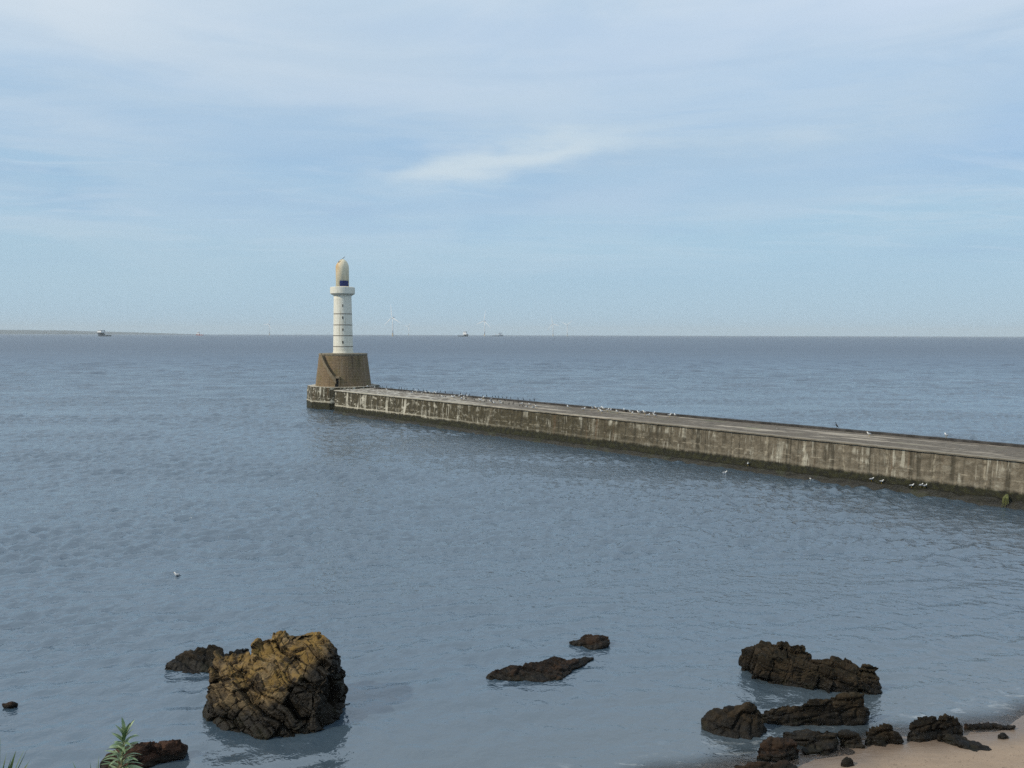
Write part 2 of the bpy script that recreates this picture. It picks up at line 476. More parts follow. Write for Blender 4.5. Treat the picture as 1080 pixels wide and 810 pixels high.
# ------------------------------------------------------------------ rocks
def rock_material(name, lo, hi, lichen, lich_amt, wet_top, strata=(0.5, 0.3), flank_shade=False):
    mt, nt, bs = material(name)
    pos = nt.new('ShaderNodeNewGeometry').outputs['Position']
    nrm = nt.new('ShaderNodeNewGeometry').outputs['Normal']
    z = nt.sep(pos)[2]; nz = nt.sep(nrm)[2]
    n1 = nt.noise(pos, 1.4, 6, .62, .3); n2 = nt.noise(pos, 6.0, 6, .68); n3 = nt.noise(nt.mapping(pos, (1, 1, 3.2), rot=(strata[0], strata[1], 0)), 3.0, 5, .6, .4)
    c = nt.mix(nt.sstep(n3, .33, .68), lo, hi)
    c = nt.mix(nt.mul(nt.sstep(n2, .52, .70), .75), c, tuple(x * .35 for x in lo))
    vo = nt.new('ShaderNodeTexVoronoi'); vo.inputs['Scale'].default_value = 2.3
    wv = nt.new('ShaderNodeVectorMath', operation='ADD'); nt.put(wv.inputs[0], nt.mapping(pos, (1, 1, 1.7), rot=(strata[0], strata[1], 0)))
    nv_ = nt.new('ShaderNodeTexNoise'); nv_.inputs['Scale'].default_value = 1.5; nt.put(nv_.inputs['Vector'], pos); nt.put(wv.inputs[1], nv_.outputs[1]); nt.put(vo.inputs['Vector'], wv.outputs[0])
    tint = nt.sep(vo.outputs['Color'])[0]
    c = nt.mix(nt.sstep(tint, .55, .8), c, tuple(x * 1.35 for x in hi))
    c = nt.mix(nt.sstep(tint, .40, .15), c, tuple(x * .7 for x in lo))
    vein = nt.math('ABSOLUTE', nt.sub(nt.noise(nt.mapping(pos, (1, 1, 2.5), rot=(.7, .4, .2)), 1.1, 4, .55, .8), .5))
    c = nt.mix(nt.mul(nt.sstep(vein, .012, .003), .35), c, tuple(min(1, x * 3.2) for x in hi))
    lm = nt.mul(nt.sstep(nt.add(nt.mul(n1, .65), nt.mul(n2, .35)), .43, .58), lich_amt)
    lm = nt.mul(lm, nt.sstep(nz, .10, .60))
    lm = nt.mul(lm, nt.sstep(nt.add(z, nt.mul(nt.sub(n1, .5), 1.0)), wet_top * .8, wet_top * 1.6))
    c = nt.mix(lm, c, nt.mix(n2, lichen, tuple(x * .6 for x in lichen)))
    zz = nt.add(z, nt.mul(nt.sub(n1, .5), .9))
    if flank_shade:      # painted shade: dark zone climbs the right flank, turned from the sun
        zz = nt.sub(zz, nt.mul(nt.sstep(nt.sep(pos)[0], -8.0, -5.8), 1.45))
    wet = nt.sstep(zz, wet_top * 1.15, wet_top * .45)  # wet band at the waterline, joined by the flank's painted shade
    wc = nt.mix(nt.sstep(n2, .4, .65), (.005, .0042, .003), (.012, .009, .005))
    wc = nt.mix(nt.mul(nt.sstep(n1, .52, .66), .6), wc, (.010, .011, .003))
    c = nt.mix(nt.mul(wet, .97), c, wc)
    nt.put(bs.inputs['Base Color'], c)
    nt.put(bs.inputs['Roughness'], nt.sub(.88, nt.mul(wet, .28)))
    bs.inputs['Specular IOR Level'].default_value = .25
    nt.put(bs.inputs['Normal'], nt.bump(nt.add(nt.mul(n2, .05), nt.mul(n3, .06)), .8, 1.0))
    return mt

M_R_BIG = rock_material('lichen_rock', (.042, .029, .016), (.135, .095, .048), (.265, .165, .045), .82, .92, flank_shade=True)
M_R_DARK = rock_material('dark_rock', (.008, .0062, .004), (.023, .0165, .0098), (.034, .026, .009), .40, .42)
M_R_WEED = rock_material('weedy_rock', (.008, .0053, .004), (.024, .014, .0088), (.035, .022, .012), .5, .22)
M_R_RED = rock_material('red_brown_rock', (.018, .010, .007), (.055, .028, .018), (.05, .03, .018), .4, .22)

def h01(*k):
    """repeatable hash of integer arrays to 0..1"""
    q = np.zeros_like(np.asarray(k[0], dtype=np.float64))
    for i, a_ in enumerate(k): q = q + np.asarray(a_, dtype=np.float64) * (12.9898 + 65.2337 * i)
    q = np.sin(q) * 43758.5453
    return q - np.floor(q)
def joints(co, size, rot, seed):
    """irregular joint blocks: layers cut by two crossing joint sets; distance to the nearest joint and a block height"""
    Rm = np.array(Matrix.Rotation(rot[0], 3, 'X') @ Matrix.Rotation(rot[1], 3, 'Y') @ Matrix.Rotation(rot[2], 3, 'Z'))
    q = co @ Rm.T
    t = q[:, 2] / size[2] + seed * 1.37
    t = t + .28 * np.sin(t * 2.1 + seed) + .12 * np.sin(t * 5.3)
    k1 = np.floor(t); d1 = np.minimum(t - k1, k1 + 1 - t) * size[2]
    u = q[:, 0] / size[0] * (0.6 + .8 * h01(k1, seed)) + 7 * h01(k1, seed + 1) + .25 * q[:, 2] / size[0] * (h01(k1, seed + 4) - .5) * 4
    u = u + .25 * np.sin(u * 2.7 + k1)
    k2 = np.floor(u); d2 = np.minimum(u - k2, k2 + 1 - u) * size[0]
    v = q[:, 1] / size[1] * (0.6 + .8 * h01(k1, k2, seed)) + 7 * h01(k1, k2, seed + 2)
    k3 = np.floor(v); d3 = np.minimum(v - k3, k3 + 1 - v) * size[1]
    w1 = .5 + h01(np.floor(t + .5), seed + 3); w2 = .2 + 1.1 * h01(np.floor(u + .5), k1, seed + 3); w3 = .1 + h01(np.floor(v + .5), k1, k2, seed + 3)
    g = np.maximum.reduce([w1 * np.exp(-(d1 / .030) ** 1.2), w2 * np.exp(-(d2 / .024) ** 1.2), w3 * np.exp(-(d3 / .024) ** 1.2)])
    tilt = ((t - k1 - .5) * (h01(k1, k2, k3, seed + 5) - .5) + (u - k2 - .5) * (h01(k1, k2, k3, seed + 6) - .5) + (v - k3 - .5) * (h01(k1, k2, k3, seed + 7) - .5)) * 2.4
    return g, (h01(k1, k2, k3, seed + 8) - .5) + .7 * (h01(k1, seed + 9) - .5) + tilt

def rock(name, label, pieces, mat, seed, voxel=.045, cell=.5, squash=2.2, step=.14, crack=.07, rot=(.5, .3, .2), cat='rock', group=None, drop=-.7):
    if cell < .55: step *= .72
    bm = bmesh.new()
    for pc in pieces:
        pts = []
        for (px, py, z) in pc:
            w = P(px, py, z)
            pts.append(w); pts.append(Vector((w.x, w.y, drop)))
        vs = [bm.verts.new(p) for p in pts]
        r = bmesh.ops.convex_hull(bm, input=vs)
        junk = {e for e in r['geom_interior'] + r['geom_unused'] if isinstance(e, bmesh.types.BMVert)}
        bmesh.ops.delete(bm, geom=list(junk), context='VERTS')
    bmesh.ops.recalc_face_normals(bm, faces=bm.faces)
    me = bpy.data.meshes.new('tmp'); bm.to_mesh(me); bm.free()
    t = bpy.data.objects.new('tmp', me); COL.objects.link(t)
    md = t.modifiers.new('r', 'REMESH'); md.mode = 'VOXEL'; md.voxel_size = voxel
    dg = bpy.context.evaluated_depsgraph_get(); dg.update()
    me2 = bpy.data.meshes.new_from_object(t.evaluated_get(dg))
    bpy.data.objects.remove(t)
    nv = len(me2.vertices)
    cov = np.empty(nv * 3); me2.vertices.foreach_get('co', cov); cov = cov.reshape(-1, 3)
    nor = np.empty(nv * 3); me2.vertex_normals.foreach_get('vector', nor); nor = nor.reshape(-1, 3)
    ed = np.empty(len(me2.edges) * 2, dtype=np.int64); me2.edges.foreach_get('vertices', ed); ed = ed.reshape(-1, 2)
    for _ in range(6):
        acc = nor.copy(); np.add.at(acc, ed[:, 0], nor[ed[:, 1]]); np.add.at(acc, ed[:, 1], nor[ed[:, 0]])
        nor = acc / np.maximum(1e-9, np.linalg.norm(acc, axis=1))[:, None]
    wob_ = np.array([[mnoise.noise((p[0] * 1.6 + seed, p[1] * 1.6, p[2] * 1.6)), mnoise.noise((p[0] * 1.6, p[1] * 1.6 + seed + 9, p[2] * 1.6)), mnoise.noise((p[0] * 1.6, p[1] * 1.6, p[2] * 1.6 + seed + 5))] for p in cov])
    cw = cov + wob_ * cell * .22
    th_ = cell / squash
    g1, v1 = joints(cw, (cell * 1.5, cell * 1.2, th_ * 1.4), rot, seed)
    g2, v2 = joints(cw, (cell * .55, cell * .5, th_ * .45), (rot[0] + .1, rot[1] - .08, rot[2] + .3), seed + 50)
    g3, v3 = joints(cw, (cell * .24, cell * .22, th_ * .20), (rot[0] - .1, rot[1] + .12, rot[2] - .2), seed + 90)
    fb = np.array([mnoise.fractal((p[0] * 4, p[1] * 4, p[2] * 4 + seed), .75, 2.1, 5) for p in cov])
    lf = np.array([mnoise.noise((p[0] * .9 + seed, p[1] * .9, p[2] * .9)) for p in cov])
    disp = step * v1 + step * .35 * v2 + step * .5 * lf - crack * g1 - crack * .40 * g2 + step * .06 * v3 - crack * .07 * g3 + .012 * fb
    if cell < .55:
        for _ in range(2):
            acc = disp.copy(); cnt = np.ones(nv); np.add.at(acc, ed[:, 0], disp[ed[:, 1]]); np.add.at(acc, ed[:, 1], disp[ed[:, 0]])
            np.add.at(cnt, ed[:, 0], 1); np.add.at(cnt, ed[:, 1], 1)
            disp = acc / cnt
        disp = disp + .035 + .020 * fb + .25 * (-crack * g1 + step * .35 * v2)
    cov = cov + nor * disp[:, None]
    base = np.array([cov[:, 0].mean(), cov[:, 1].mean(), 0.0])
    cov -= base
    me2.vertices.foreach_set('co', cov.ravel().astype(np.float32))
    me2.name = name
    for p in me2.polygons: p.use_smooth = False
    me2.materials.clear()
    me2.update()
    o = link(name, me2, mat, None, base)
    return tag(o, label, cat, group)

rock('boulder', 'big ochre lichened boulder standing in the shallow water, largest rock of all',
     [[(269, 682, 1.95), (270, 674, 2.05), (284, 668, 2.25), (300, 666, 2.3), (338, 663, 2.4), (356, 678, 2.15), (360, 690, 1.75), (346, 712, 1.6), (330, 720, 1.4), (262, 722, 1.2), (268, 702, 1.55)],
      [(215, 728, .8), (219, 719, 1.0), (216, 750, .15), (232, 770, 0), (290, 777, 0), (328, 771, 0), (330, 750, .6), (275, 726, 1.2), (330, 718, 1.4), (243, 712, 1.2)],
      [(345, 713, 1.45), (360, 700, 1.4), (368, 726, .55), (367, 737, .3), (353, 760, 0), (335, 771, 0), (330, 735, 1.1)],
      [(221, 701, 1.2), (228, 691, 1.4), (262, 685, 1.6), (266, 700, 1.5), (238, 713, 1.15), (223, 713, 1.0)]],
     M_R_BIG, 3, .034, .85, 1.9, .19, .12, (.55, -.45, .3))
rock('rock', 'low dark rock just behind the left side of the big ochre boulder',
     [[(172, 704, .1), (179, 708, 0), (204, 711, 0), (224, 708, 0), (187, 690, .4), (207, 684, .55), (228, 681, .6), (235, 685, .45), (234, 700, .15)],
      [(232, 692, .35), (250, 683, .45), (264, 684, .35), (250, 701, 0)]], M_R_DARK, 8, .035, .4, 2.0, .12, .06, (.3, -.4, 0))
rock('rock', 'red-brown rock in the water behind the green leafy plant',
     [[(108, 798, .3), (114, 806, .1), (145, 783, .72), (160, 780, .75), (168, 785, .55), (150, 812, 0), (125, 818, 0), (104, 812, 0), (172, 804, 0)],
      [(160, 786, .5), (178, 780, .65), (190, 779, .6), (194, 785, .4), (198, 788, .15), (193, 800, 0), (170, 806, 0)]], M_R_RED, 12, .035, .4, 1.6, .10, .06, (.2, -.2, .4))
rock('rock', 'small black rock tip at the far left edge of the water',
     [[(4, 743, .14), (12, 741, .2), (20, 743, .08), (14, 748, 0), (7, 747, 0)]], M_R_WEED, 15, .025, .2, 1.5, .05, .03)
rock('rock', 'long flat weed-covered rock lying low in the middle of the water',
     [[(512, 712, .08), (535, 718, 0), (560, 717, 0), (537, 702, .3), (515, 710, .12), (560, 699, .35), (575, 712, .1)],
      [(545, 716, 0), (572, 720, 0), (590, 717, 0), (603, 708, .08), (608, 695, .25), (587, 693, .38), (570, 696, .42), (552, 700, .36)],
      [(590, 698, .2), (610, 693, .2), (626, 694, .06), (617, 700, .06), (600, 708, .05)]], M_R_WEED, 21, .032, .35, 2.4, .10, .06, (.2, -.1, .3))
rock('rock', 'small rounded dark brown rock beyond the long flat one',
     [[(600, 677, .08), (613, 674, .22), (618, 670, .3), (632, 669, .36), (642, 671, .32), (644, 677, .15), (639, 683, 0), (628, 685, 0), (612, 681, 0)]],
     M_R_WEED, 24, .032, .35, 2.2, .09, .05, (.3, .2, 0))
rock('rock_outcrop', 'broad blocky brown outcrop, farthest out of the rocks by the beach',
     [[(781, 684, .85), (786, 680, .95), (803, 676, 1.05), (826, 676, 1.2), (826, 695, .8), (792, 694, .6), (783, 688, .65), (800, 712, .05)],
      [(815, 680, 1.15), (828, 675, 1.25), (846, 677, 1.15), (852, 681, 1.05), (853, 692, .85), (820, 700, .7)],
      [(793, 694, .85), (800, 692, .95), (840, 692, 1.0), (850, 693, 1.05), (890, 695, 1.0), (902, 698, .9), (906, 720, .45), (907, 730, .1), (880, 731, 0), (850, 725, .05), (815, 720, .05), (808, 713, 0), (794, 713, 0)],
      [(899, 700, .85), (902, 728, .05), (909, 702, .85), (915, 701, .92), (926, 704, .8), (928, 718, .4), (926, 732, 0), (912, 732, 0), (910, 720, .4)]],
     M_R_DARK, 31, .04, .6, 1.5, .13, .08, (.15, -.25, .2))
rock('rock', 'long ridge of dark rock pointing left below the blocky outcrop',
     [[(801, 752, .28), (807, 747, .42), (842, 740, .75), (850, 760, .1), (825, 764, 0), (806, 762, 0)],
      [(842, 740, .75), (880, 733, .95), (905, 729, 1.05), (914, 735, .9), (916, 755, .2), (911, 765, 0), (880, 766, 0), (850, 762, .1), (835, 752, .4)]],
     M_R_DARK, 36, .038, .5, 1.6, .11, .07, (.2, .25, .1))
rock('rock', 'wedge-shaped brown rock, leftmost of the rocks by the beach',
     [[(741, 763, .15), (746, 754, .3), (765, 748, .62), (784, 741, .92), (796, 741, .92), (801, 752, .55), (810, 768, .1), (807, 774, 0), (790, 779, 0), (770, 777, 0), (752, 774, 0)]],
     M_R_DARK, 41, .036, .5, 1.5, .12, .07, (.4, -.3, .3))
rock('rock', 'squat black wet rock in the wash in front of the wedge-shaped rock',
     [[(796, 795, .15), (804, 783, .45), (815, 777, .52), (832, 779, .5), (842, 787, .35), (843, 797, 0), (825, 803, 0), (801, 802, 0)]], M_R_WEED, 44, .03, .35, 1.7, .09, .06)
rock('rock', 'flat grey-black slab between the squat black rock and the pale-topped one',
     [[(825, 772, .3), (850, 767, .42), (866, 770, .5), (862, 781, .3), (840, 782, .1)],
      [(862, 770, .5), (882, 773, .42), (883, 785, .15), (875, 796, 0), (850, 796, 0), (846, 789, .15)]], M_R_DARK, 47, .03, .4, 2.2, .09, .05, (.1, .2, .3))
rock('rock', 'small pale-topped brown rock at the edge of the sand',
     [[(885, 773, .42), (895, 769, .48), (908, 774, .4), (911, 786, .1), (907, 789, 0), (889, 788, 0)]], M_R_BIG, 52, .03, .35, 1.7, .07, .05)
rock('rock', 'pointed dark rock beside the pale-topped rock on the sand edge',
     [[(912, 771, .35), (925, 767, .52), (932, 763, .68), (940, 765, .62), (949, 773, .4), (952, 782, .1), (947, 783, 0), (930, 782, .05)],
      [(912, 775, .3), (925, 773, .35), (934, 781, .15), (933, 788, 0), (914, 786, 0)]], M_R_DARK, 55, .03, .38, 1.6, .09, .06)
rock('rock', 'dark weedy rock at the bottom edge where the wash meets the sand',
     [[(776, 808, .15), (795, 802, .3), (830, 804, .25), (842, 811, .1), (840, 820, 0), (776, 820, 0)]], M_R_WEED, 58, .03, .35, 2.0, .08, .05)
rock('stone', 'small lone brown stone sitting on the bare sand',
     [[(888, 805, .14), (893, 798, .28), (899, 801, .22), (902, 808, .06), (889, 808, .06)]], M_R_DARK, 61, .022, .22, 1.4, .05, .03)
rock('rock', 'rightmost craggy dark rock with a low arm trailing over the sand',
     [[(956, 773, .28), (964, 759, .6), (975, 754, .72), (987, 756, .68), (986, 777, .1), (970, 782, .05), (959, 777, .1)],
      [(985, 758, .62), (996, 752, .78), (1007, 755, .62), (1015, 763, .35), (1015, 772, .15), (986, 776, .12)],
      [(988, 774, .26), (1014, 774, .26), (1030, 783, .18), (1046, 790, .12), (1046, 794, .05), (1030, 794, .05), (1002, 784, .05)]],
     M_R_DARK, 66, .032, .42, 1.7, .10, .06, (.2, .3, .5))
rock('seaweed_strand', 'thin dark strand of seaweed along the waterline behind the rightmost rock',
     [[(1014, 763, .2), (1030, 765, .12), (1046, 763, .13), (1046, 767, .06), (1024, 768, .05)],
      [(1044, 763, .13), (1060, 765, .11), (1072, 768, .06), (1056, 768, .05)]], M_R_WEED, 71, .022, .2, 1.2, .05, .02, cat='seaweed', drop=-.3)
rock('stone', 'flat dark pebble on the sand right of the craggy rock',
     [[(1053, 775, .16), (1058, 773.5, .18), (1063, 775.5, .15), (1058, 777.5, .12)]], M_R_DARK, 74, .018, .15, 1.3, .03, .02, drop=-.1)

# ------------------------------------------------------------------ breakwater
B0 = P(352, 436, 0)
B1 = P(1080, 537, 0)
axis = (B1 - B0); axis.z = 0
ang = math.atan2(axis.y, axis.x)
LEN = 150.0
def deck_z(x): return 3.72 - .17 * min(max(x, 0), 110) / 94
def width(x): return 7.4 + max(0.0, x - 45) * .014

def wall_mat(name, head=False):
    mt, nt, bs = material(name)
    oc = nt.new('ShaderNodeTexCoord').outputs['Object']
    x, y, z = nt.sep(oc)
    if head:
        x = nt.mul(nt.math('ARCTAN2', y, x), 6.4)
    v = nt.comb(x, 0.0, z)
    n1 = nt.noise(v, .35, 5, .6); n2 = nt.noise(v, 2.2, 6, .65); nf = nt.noise(oc, 9.0, 5, .65)
    land = nt.sstep(nt.add(x, nt.mul(nt.sub(n1, .5), 24)), 45, 78)           # lighter, newer concrete towards the shore
    dark = nt.mix(nt.sstep(n2, .35, .65), (.042, .035, .019), (.082, .068, .038))
    lite = nt.mix(nt.sstep(n2, .3, .7), (.105, .087, .060), (.23, .195, .145))
    c = nt.mix(nt.mul(land, .85), dark, lite)
    # rusty and grey run-off
    s3 = nt.noise(nt.mapping(v, (1.3, 1, .09), loc=(31, 0, 0)), 1.0, 4, .6)
    c = nt.mix(nt.mul(nt.sstep(s3, .58, .72), .55), c, (.13, .075, .038))
    s4 = nt.noise(nt.mapping(v, (1.8, 1, .07), loc=(11, 0, 3)), 1.0, 4, .6)
    c = nt.mix(nt.mul(nt.sstep(s4, .50, .62), .75), c, (.035, .030, .018))
    # white lime and guano streaks
    s1 = nt.noise(nt.mapping(v, (.95, 1, .16), loc=(5, 0, 0)), 1.0, 5, .62, .25)
    s2 = nt.noise(nt.mapping(v, (2.6, 1, .22), loc=(55, 0, 7)), 1.0, 4, .6, .25)
    pt = nt.noise(nt.mapping(v, (.28, 1, .75), loc=(9, 0, 2)), 1.0, 4, .6)
    sea_end = nt.sstep(x, 46, 6)
    st = nt.math('MAXIMUM', nt.sstep(s1, .56, .66), nt.mul(nt.sstep(s2, .57, .66), .8))
    st = nt.mul(st, nt.sstep(nt.add(pt, nt.mul(sea_end, .14)), .42, .58))
    blot = nt.mul(nt.sstep(nt.noise(nt.mapping(v, (.8, 1, 1.5), loc=(2, 0, 8)), 1.0, 6, .7), .55, .60), nt.add(.15, nt.mul(sea_end, .75)))
    whi = nt.math('MINIMUM', nt.add(nt.mul(st, nt.add(.80, nt.mul(sea_end, .18))), blot), 1.0)
    c = nt.mix(whi, c, nt.mix(nf, (.40, .37, .28), (.62, .59, .50)))
    # pale lift joints in the cast blocks
    jx = nt.math('PINGPONG', nt.add(x, nt.mul(nt.sub(n1, .5), 1.2)), 1.75)
    jl = nt.mul(nt.sstep(jx, .10, .03), nt.sstep(n2, .40, .60))
    c = nt.mix(nt.mul(jl, nt.mul(land, .6)), c, (.40, .35, .26))
    lz = nt.math('ABSOLUTE', nt.sub(nt.add(z, nt.mul(nt.sub(n1, .5), .25)), 1.95))
    c = nt.mix(nt.mul(nt.sstep(lz, .07, .02), nt.mul(nt.sstep(n2, .45, .6), .5)), c, (.42, .37, .28))
    zt = nt.add(z, nt.add(nt.mul(nt.sub(n2, .5), .4), nt.mul(nt.sub(n1, .5), .25)))
    tl = nt.math('ABSOLUTE', nt.sub(zt, 1.33))
    c = nt.mix(nt.mul(nt.sstep(tl, .14, .04), nt.add(.10, nt.mul(sea_end, .75))), c, (.50, .46, .36))
    alg = nt.sstep(zt, 1.28, 1.00)
    ac = nt.mix(nt.sstep(n2, .4, .62), (.009, .009, .004), (.028, .028, .009))
    c = nt.mix(alg, c, ac)
    nt.put(bs.inputs['Base Color'], c)
    bs.inputs['Roughness'].default_value = .9
    nt.put(bs.inputs['Normal'], nt.bump(nt.add(nt.mul(nf, .05), nt.mul(n2, .10)), .7, 1.0))
    return mt
M_WALL = wall_mat('weathered_concrete')
M_HEAD = wall_mat('weathered_masonry', True)

def deck_mat(name, side=1.0):
    mt, nt, bs = material(name)
    oc = nt.new('ShaderNodeTexCoord').outputs['Object']
    x, y, z = nt.sep(oc)
    n1 = nt.noise(oc, .25, 5, .6); n2 = nt.noise(oc, 2.0, 6, .65); nf = nt.noise(oc, 11, 4, .6)
    n3 = nt.noise(nt.mapping(oc, (.12, .9, 1)), 1.0, 4, .6, .5)
    c = nt.mix(nt.sstep(n2, .3, .7), (.086, .070, .052), (.175, .145, .11))
    c = nt.mix(nt.mul(nt.sstep(n1, .5, .68), .6), c, (.105, .082, .060))
    c = nt.mix(nt.mul(nt.sstep(n3, .54, .62), .75), c, (.44, .38, .30))
    n5 = nt.noise(nt.mapping(oc, (.25, 1.4, 1), loc=(17, 3, 0)), 1.0, 5, .65, .4)
    c = nt.mix(nt.mul(nt.sstep(n5, .56, .66), .6), c, (.085, .066, .050))
    sea_end = nt.sstep(x, 52, 8)
    g1 = nt.noise(nt.mapping(oc, (1.1, 1.6, 1), loc=(4, 1, 0)), 1.0, 6, .7)
    c = nt.mix(nt.mul(nt.sstep(g1, .47, .60), nt.mul(sea_end, .85)), c, (.60, .57, .50))
    g2 = nt.noise(oc, 3.1, 3, .6)
    c = nt.mix(nt.mul(nt.sstep(g2, .68, .74), .8), c, (.62, .58, .50))
    jd = nt.math('PINGPONG', nt.add(x, nt.mul(nt.sub(n2, .5), .12)), 2.6)
    c = nt.mix(nt.mul(nt.sstep(jd, .07, .02), nt.mul(nt.sstep(n1, .35, .55), .6)), c, (.05, .042, .034))
    lip = nt.sstep(nt.add(y, nt.mul(nt.sub(n2, .5), .7)), .75, .25)
    c = nt.mix(nt.mul(lip, nt.add(.25, nt.mul(sea_end, .55))), c, (.50, .46, .37))
    mossy = nt.noise(nt.mapping(oc, (.3, .8, 1), loc=(40, 0, 0)), 1.0, 3, .5)
    c = nt.mix(nt.mul(nt.sstep(mossy, .63, .72), .45), c, (.12, .15, .055))
    nt.put(bs.inputs['Base Color'], c)
    bs.inputs['Roughness'].default_value = .9
    nt.put(bs.inputs['Normal'], nt.bump(nt.add(nt.mul(nf, .02), nt.mul(n2, .05)), .6, 1.0))
    return mt
M_DECK = deck_mat('deck_concrete')
M_KERB = simple('stained_kerb', (.045, .042, .040), .9, .5, 1.5)
mt, nt, bs = material('algae_footing')
oc = nt.new('ShaderNodeTexCoord').outputs['Object']
n1 = nt.noise(oc, .5, 5, .6); n2 = nt.noise(oc, 3.0, 6, .7)
c = nt.mix(nt.sstep(n2, .4, .65), (.006, .0058, .003), (.018, .016, .007))
c = nt.mix(nt.mul(nt.sstep(n1, .5, .64), .7), c, (.022, .026, .006))
c = nt.mix(nt.mul(nt.sstep(n2, .66, .74), nt.mul(nt.sstep(nt.sep(oc)[0], 60, 90), .12)), c, (.10, .085, .045))
nt.put(bs.inputs['Base Color'], c); bs.inputs['Roughness'].default_value = .6
nt.put(bs.inputs['Normal'], nt.bump(n2, .8, .15))
M_ALG = mt

pier = thing('breakwater', 'long weathered concrete breakwater with green algae foot running out to the lighthouse', 'breakwater', B0, ang)
XS = np.arange(0, LEN + .01, .5)
def strip(name, prof_fn, mat, jitter=.03, closed=False, xs=XS, smooth=False, seed=0):
    """sweep a cross-section (list of (y,z) from prof_fn(x)) along the pier"""
    bm = bmesh.new(); rows = []
    for x in xs:
        row = []
        for (y, z) in prof_fn(x):
            j = jitter * mnoise.fractal((x * .7, z * 1.1 + seed, y * .8), .9, 2.0, 4)
            j2 = jitter * .7 * mnoise.noise((x * 1.9, z * 2.0, y + 7 + seed))
            row.append(bm.verts.new((x, y + j, z + j2)))
        rows.append(row)
    for a, b in zip(rows, rows[1:]):
        for i in range(len(a) - 1): bm.faces.new((a[i], b[i], b[i + 1], a[i + 1]))
        if closed: bm.faces.new((a[-1], b[-1], b[0], a[0]))
    if closed:
        bm.faces.new(rows[0]); bm.faces.new(rows[-1][::-1])
    return obj(name, bm, mat, pier, smooth=smooth)
def prof_wall(x):
    d_ = deck_z(x)
    gr = .05 if abs((x % 7.0) - 3.5) > 3.3 else 0.0
    zs = [-2, -.5, 0, .4, .8, 1.2, 1.6, 2.0, 2.4, 2.8, 3.1, d_ - .14]
    return [(.02 + .07 * max(0, z) + gr, z) for z in zs] + [(width(x) - .3, d_ - .14), (width(x) + .2, -2)]
strip('wall', prof_wall, M_WALL, .06)
def prof_cop(x):
    d_ = deck_z(x)
    return [(.10, d_ - .14), (.07, d_ - .03), (.12, d_ + .003), (.5, d_ + .01), (1.4, d_ + .015), (2.8, d_ + .02), (4.4, d_ + .02), (6, d_ + .015), (width(x) - .6, d_ + .01), (width(x), d_), (width(x), d_ - .13)]
strip('deck', prof_cop, M_DECK, .055)
def prof_kerb(x):
    d_ = deck_z(x); w = width(x)
    return [(w - .55, d_ - .1), (w - .55, d_ + .22), (w - .02, d_ + .22), (w + .03, d_ - .1)]
strip('rear_kerb', prof_kerb, M_KERB, .03, True)
def prof_foot(x):
    a = .22 * max(0, min(1, (x - 20) / 50)) + .12
    t = .40 + .06 * mnoise.noise((x * .35, 3, 1)) + .07 * mnoise.noise((x * 1.3, 2, 1)) + .25 * max(0, min(1, (x - 70) / 30)) * (mnoise.noise((x * .9, 8, 1)) > -.1)
    return [(-a - .25, -2), (-a - .12, -.3), (-a, .1), (-a + .05, t - .1), (-a + .18, t), (.10, t + .05)]
strip('footing', prof_foot, M_ALG, .08)
# green weed hanging at a drain on the footing
w = pier.matrix_basis.inverted() @ P(1059, 524, .9)
bm = bmesh.new()
for i in range(12):
    ox = random.uniform(-.20, .20); l = random.uniform(.35, .8)
    add_tube(bm, [(w.x + ox * .3, -.20, .95), (w.x + ox, -.40 - random.uniform(0, .1), .72), (w.x + ox * 1.3, -.46, .75 - l)], [.03, .05, .015], 5)
obj('weed_tuft', bm, simple('bright_weed', (.10, .11, .035), .7, .4, 6), pier)

# round head
LH = Vector((PD(362, 134), 134, 0))
lc = pier.matrix_basis.inverted() @ LH
bm = bmesh.new()
RH = 6.35
zt = deck_z(0) + .02
segs = 10
ph = R(18)
rings = []
zl = [-2, 0, .5, 1.0, 1.5, 2.0, 2.5, 3.0, 3.4, zt]
corners = [Vector((math.cos(ph + 2 * math.pi * i / segs), math.sin(ph + 2 * math.pi * i / segs), 0)) for i in range(segs)]
per = []
for i in range(segs):
    a, b = corners[i], corners[(i + 1) % segs]
    for j in range(8): per.append(a.lerp(b, j / 8))
for z in zl:
    rr = RH - .05 * max(z, 0)
    row = []
    for q in per:
        n_ = .06 * mnoise.noise((q.x * 5, q.y * 5, z * 1.3))
        row.append(bm.verts.new((q.x * (rr + n_), q.y * (rr + n_), z)))
    rings.append(row)
for a, b in zip(rings, rings[1:]):
    for i in range(len(per)): bm.faces.new((a[i], a[(i + 1) % len(per)], b[(i + 1) % len(per)], b[i]))
tf = bm.faces.new(rings[-1]); tf.material_index = 1
obj('round_head', bm, [M_HEAD, M_DECK], pier, lc)

# ------------------------------------------------------------------ lighthouse
ZB = deck_z(0) + .022
mt, nt, bs = material('plinth_stone')
oc = nt.new('ShaderNodeTexCoord').outputs['Object']
x, y, z = nt.sep(oc)
th = nt.mul(nt.math('ARCTAN2', y, x), 4.4)
v = nt.comb(th, 0.0, z)
n1 = nt.noise(v, .5, 5, .6); n2 = nt.noise(v, 3.0, 6, .68)
c = nt.mix(nt.sstep(n2, .3, .7), (.145, .100, .058), (.25, .178, .105))
c = nt.mix(nt.mul(nt.sstep(n1, .46, .64), .6), c, (.16, .125, .05))
s1 = nt.noise(nt.mapping(v, (1.5, 1, .08)), 1.0, 4, .6)
c = nt.mix(nt.mul(nt.sstep(s1, .56, .70), .5), c, (.30, .24, .17))
c = nt.mix(nt.mul(nt.sstep(s1, .44, .34), .5), c, (.06, .045, .03))
br = nt.new('ShaderNodeTexBrick')
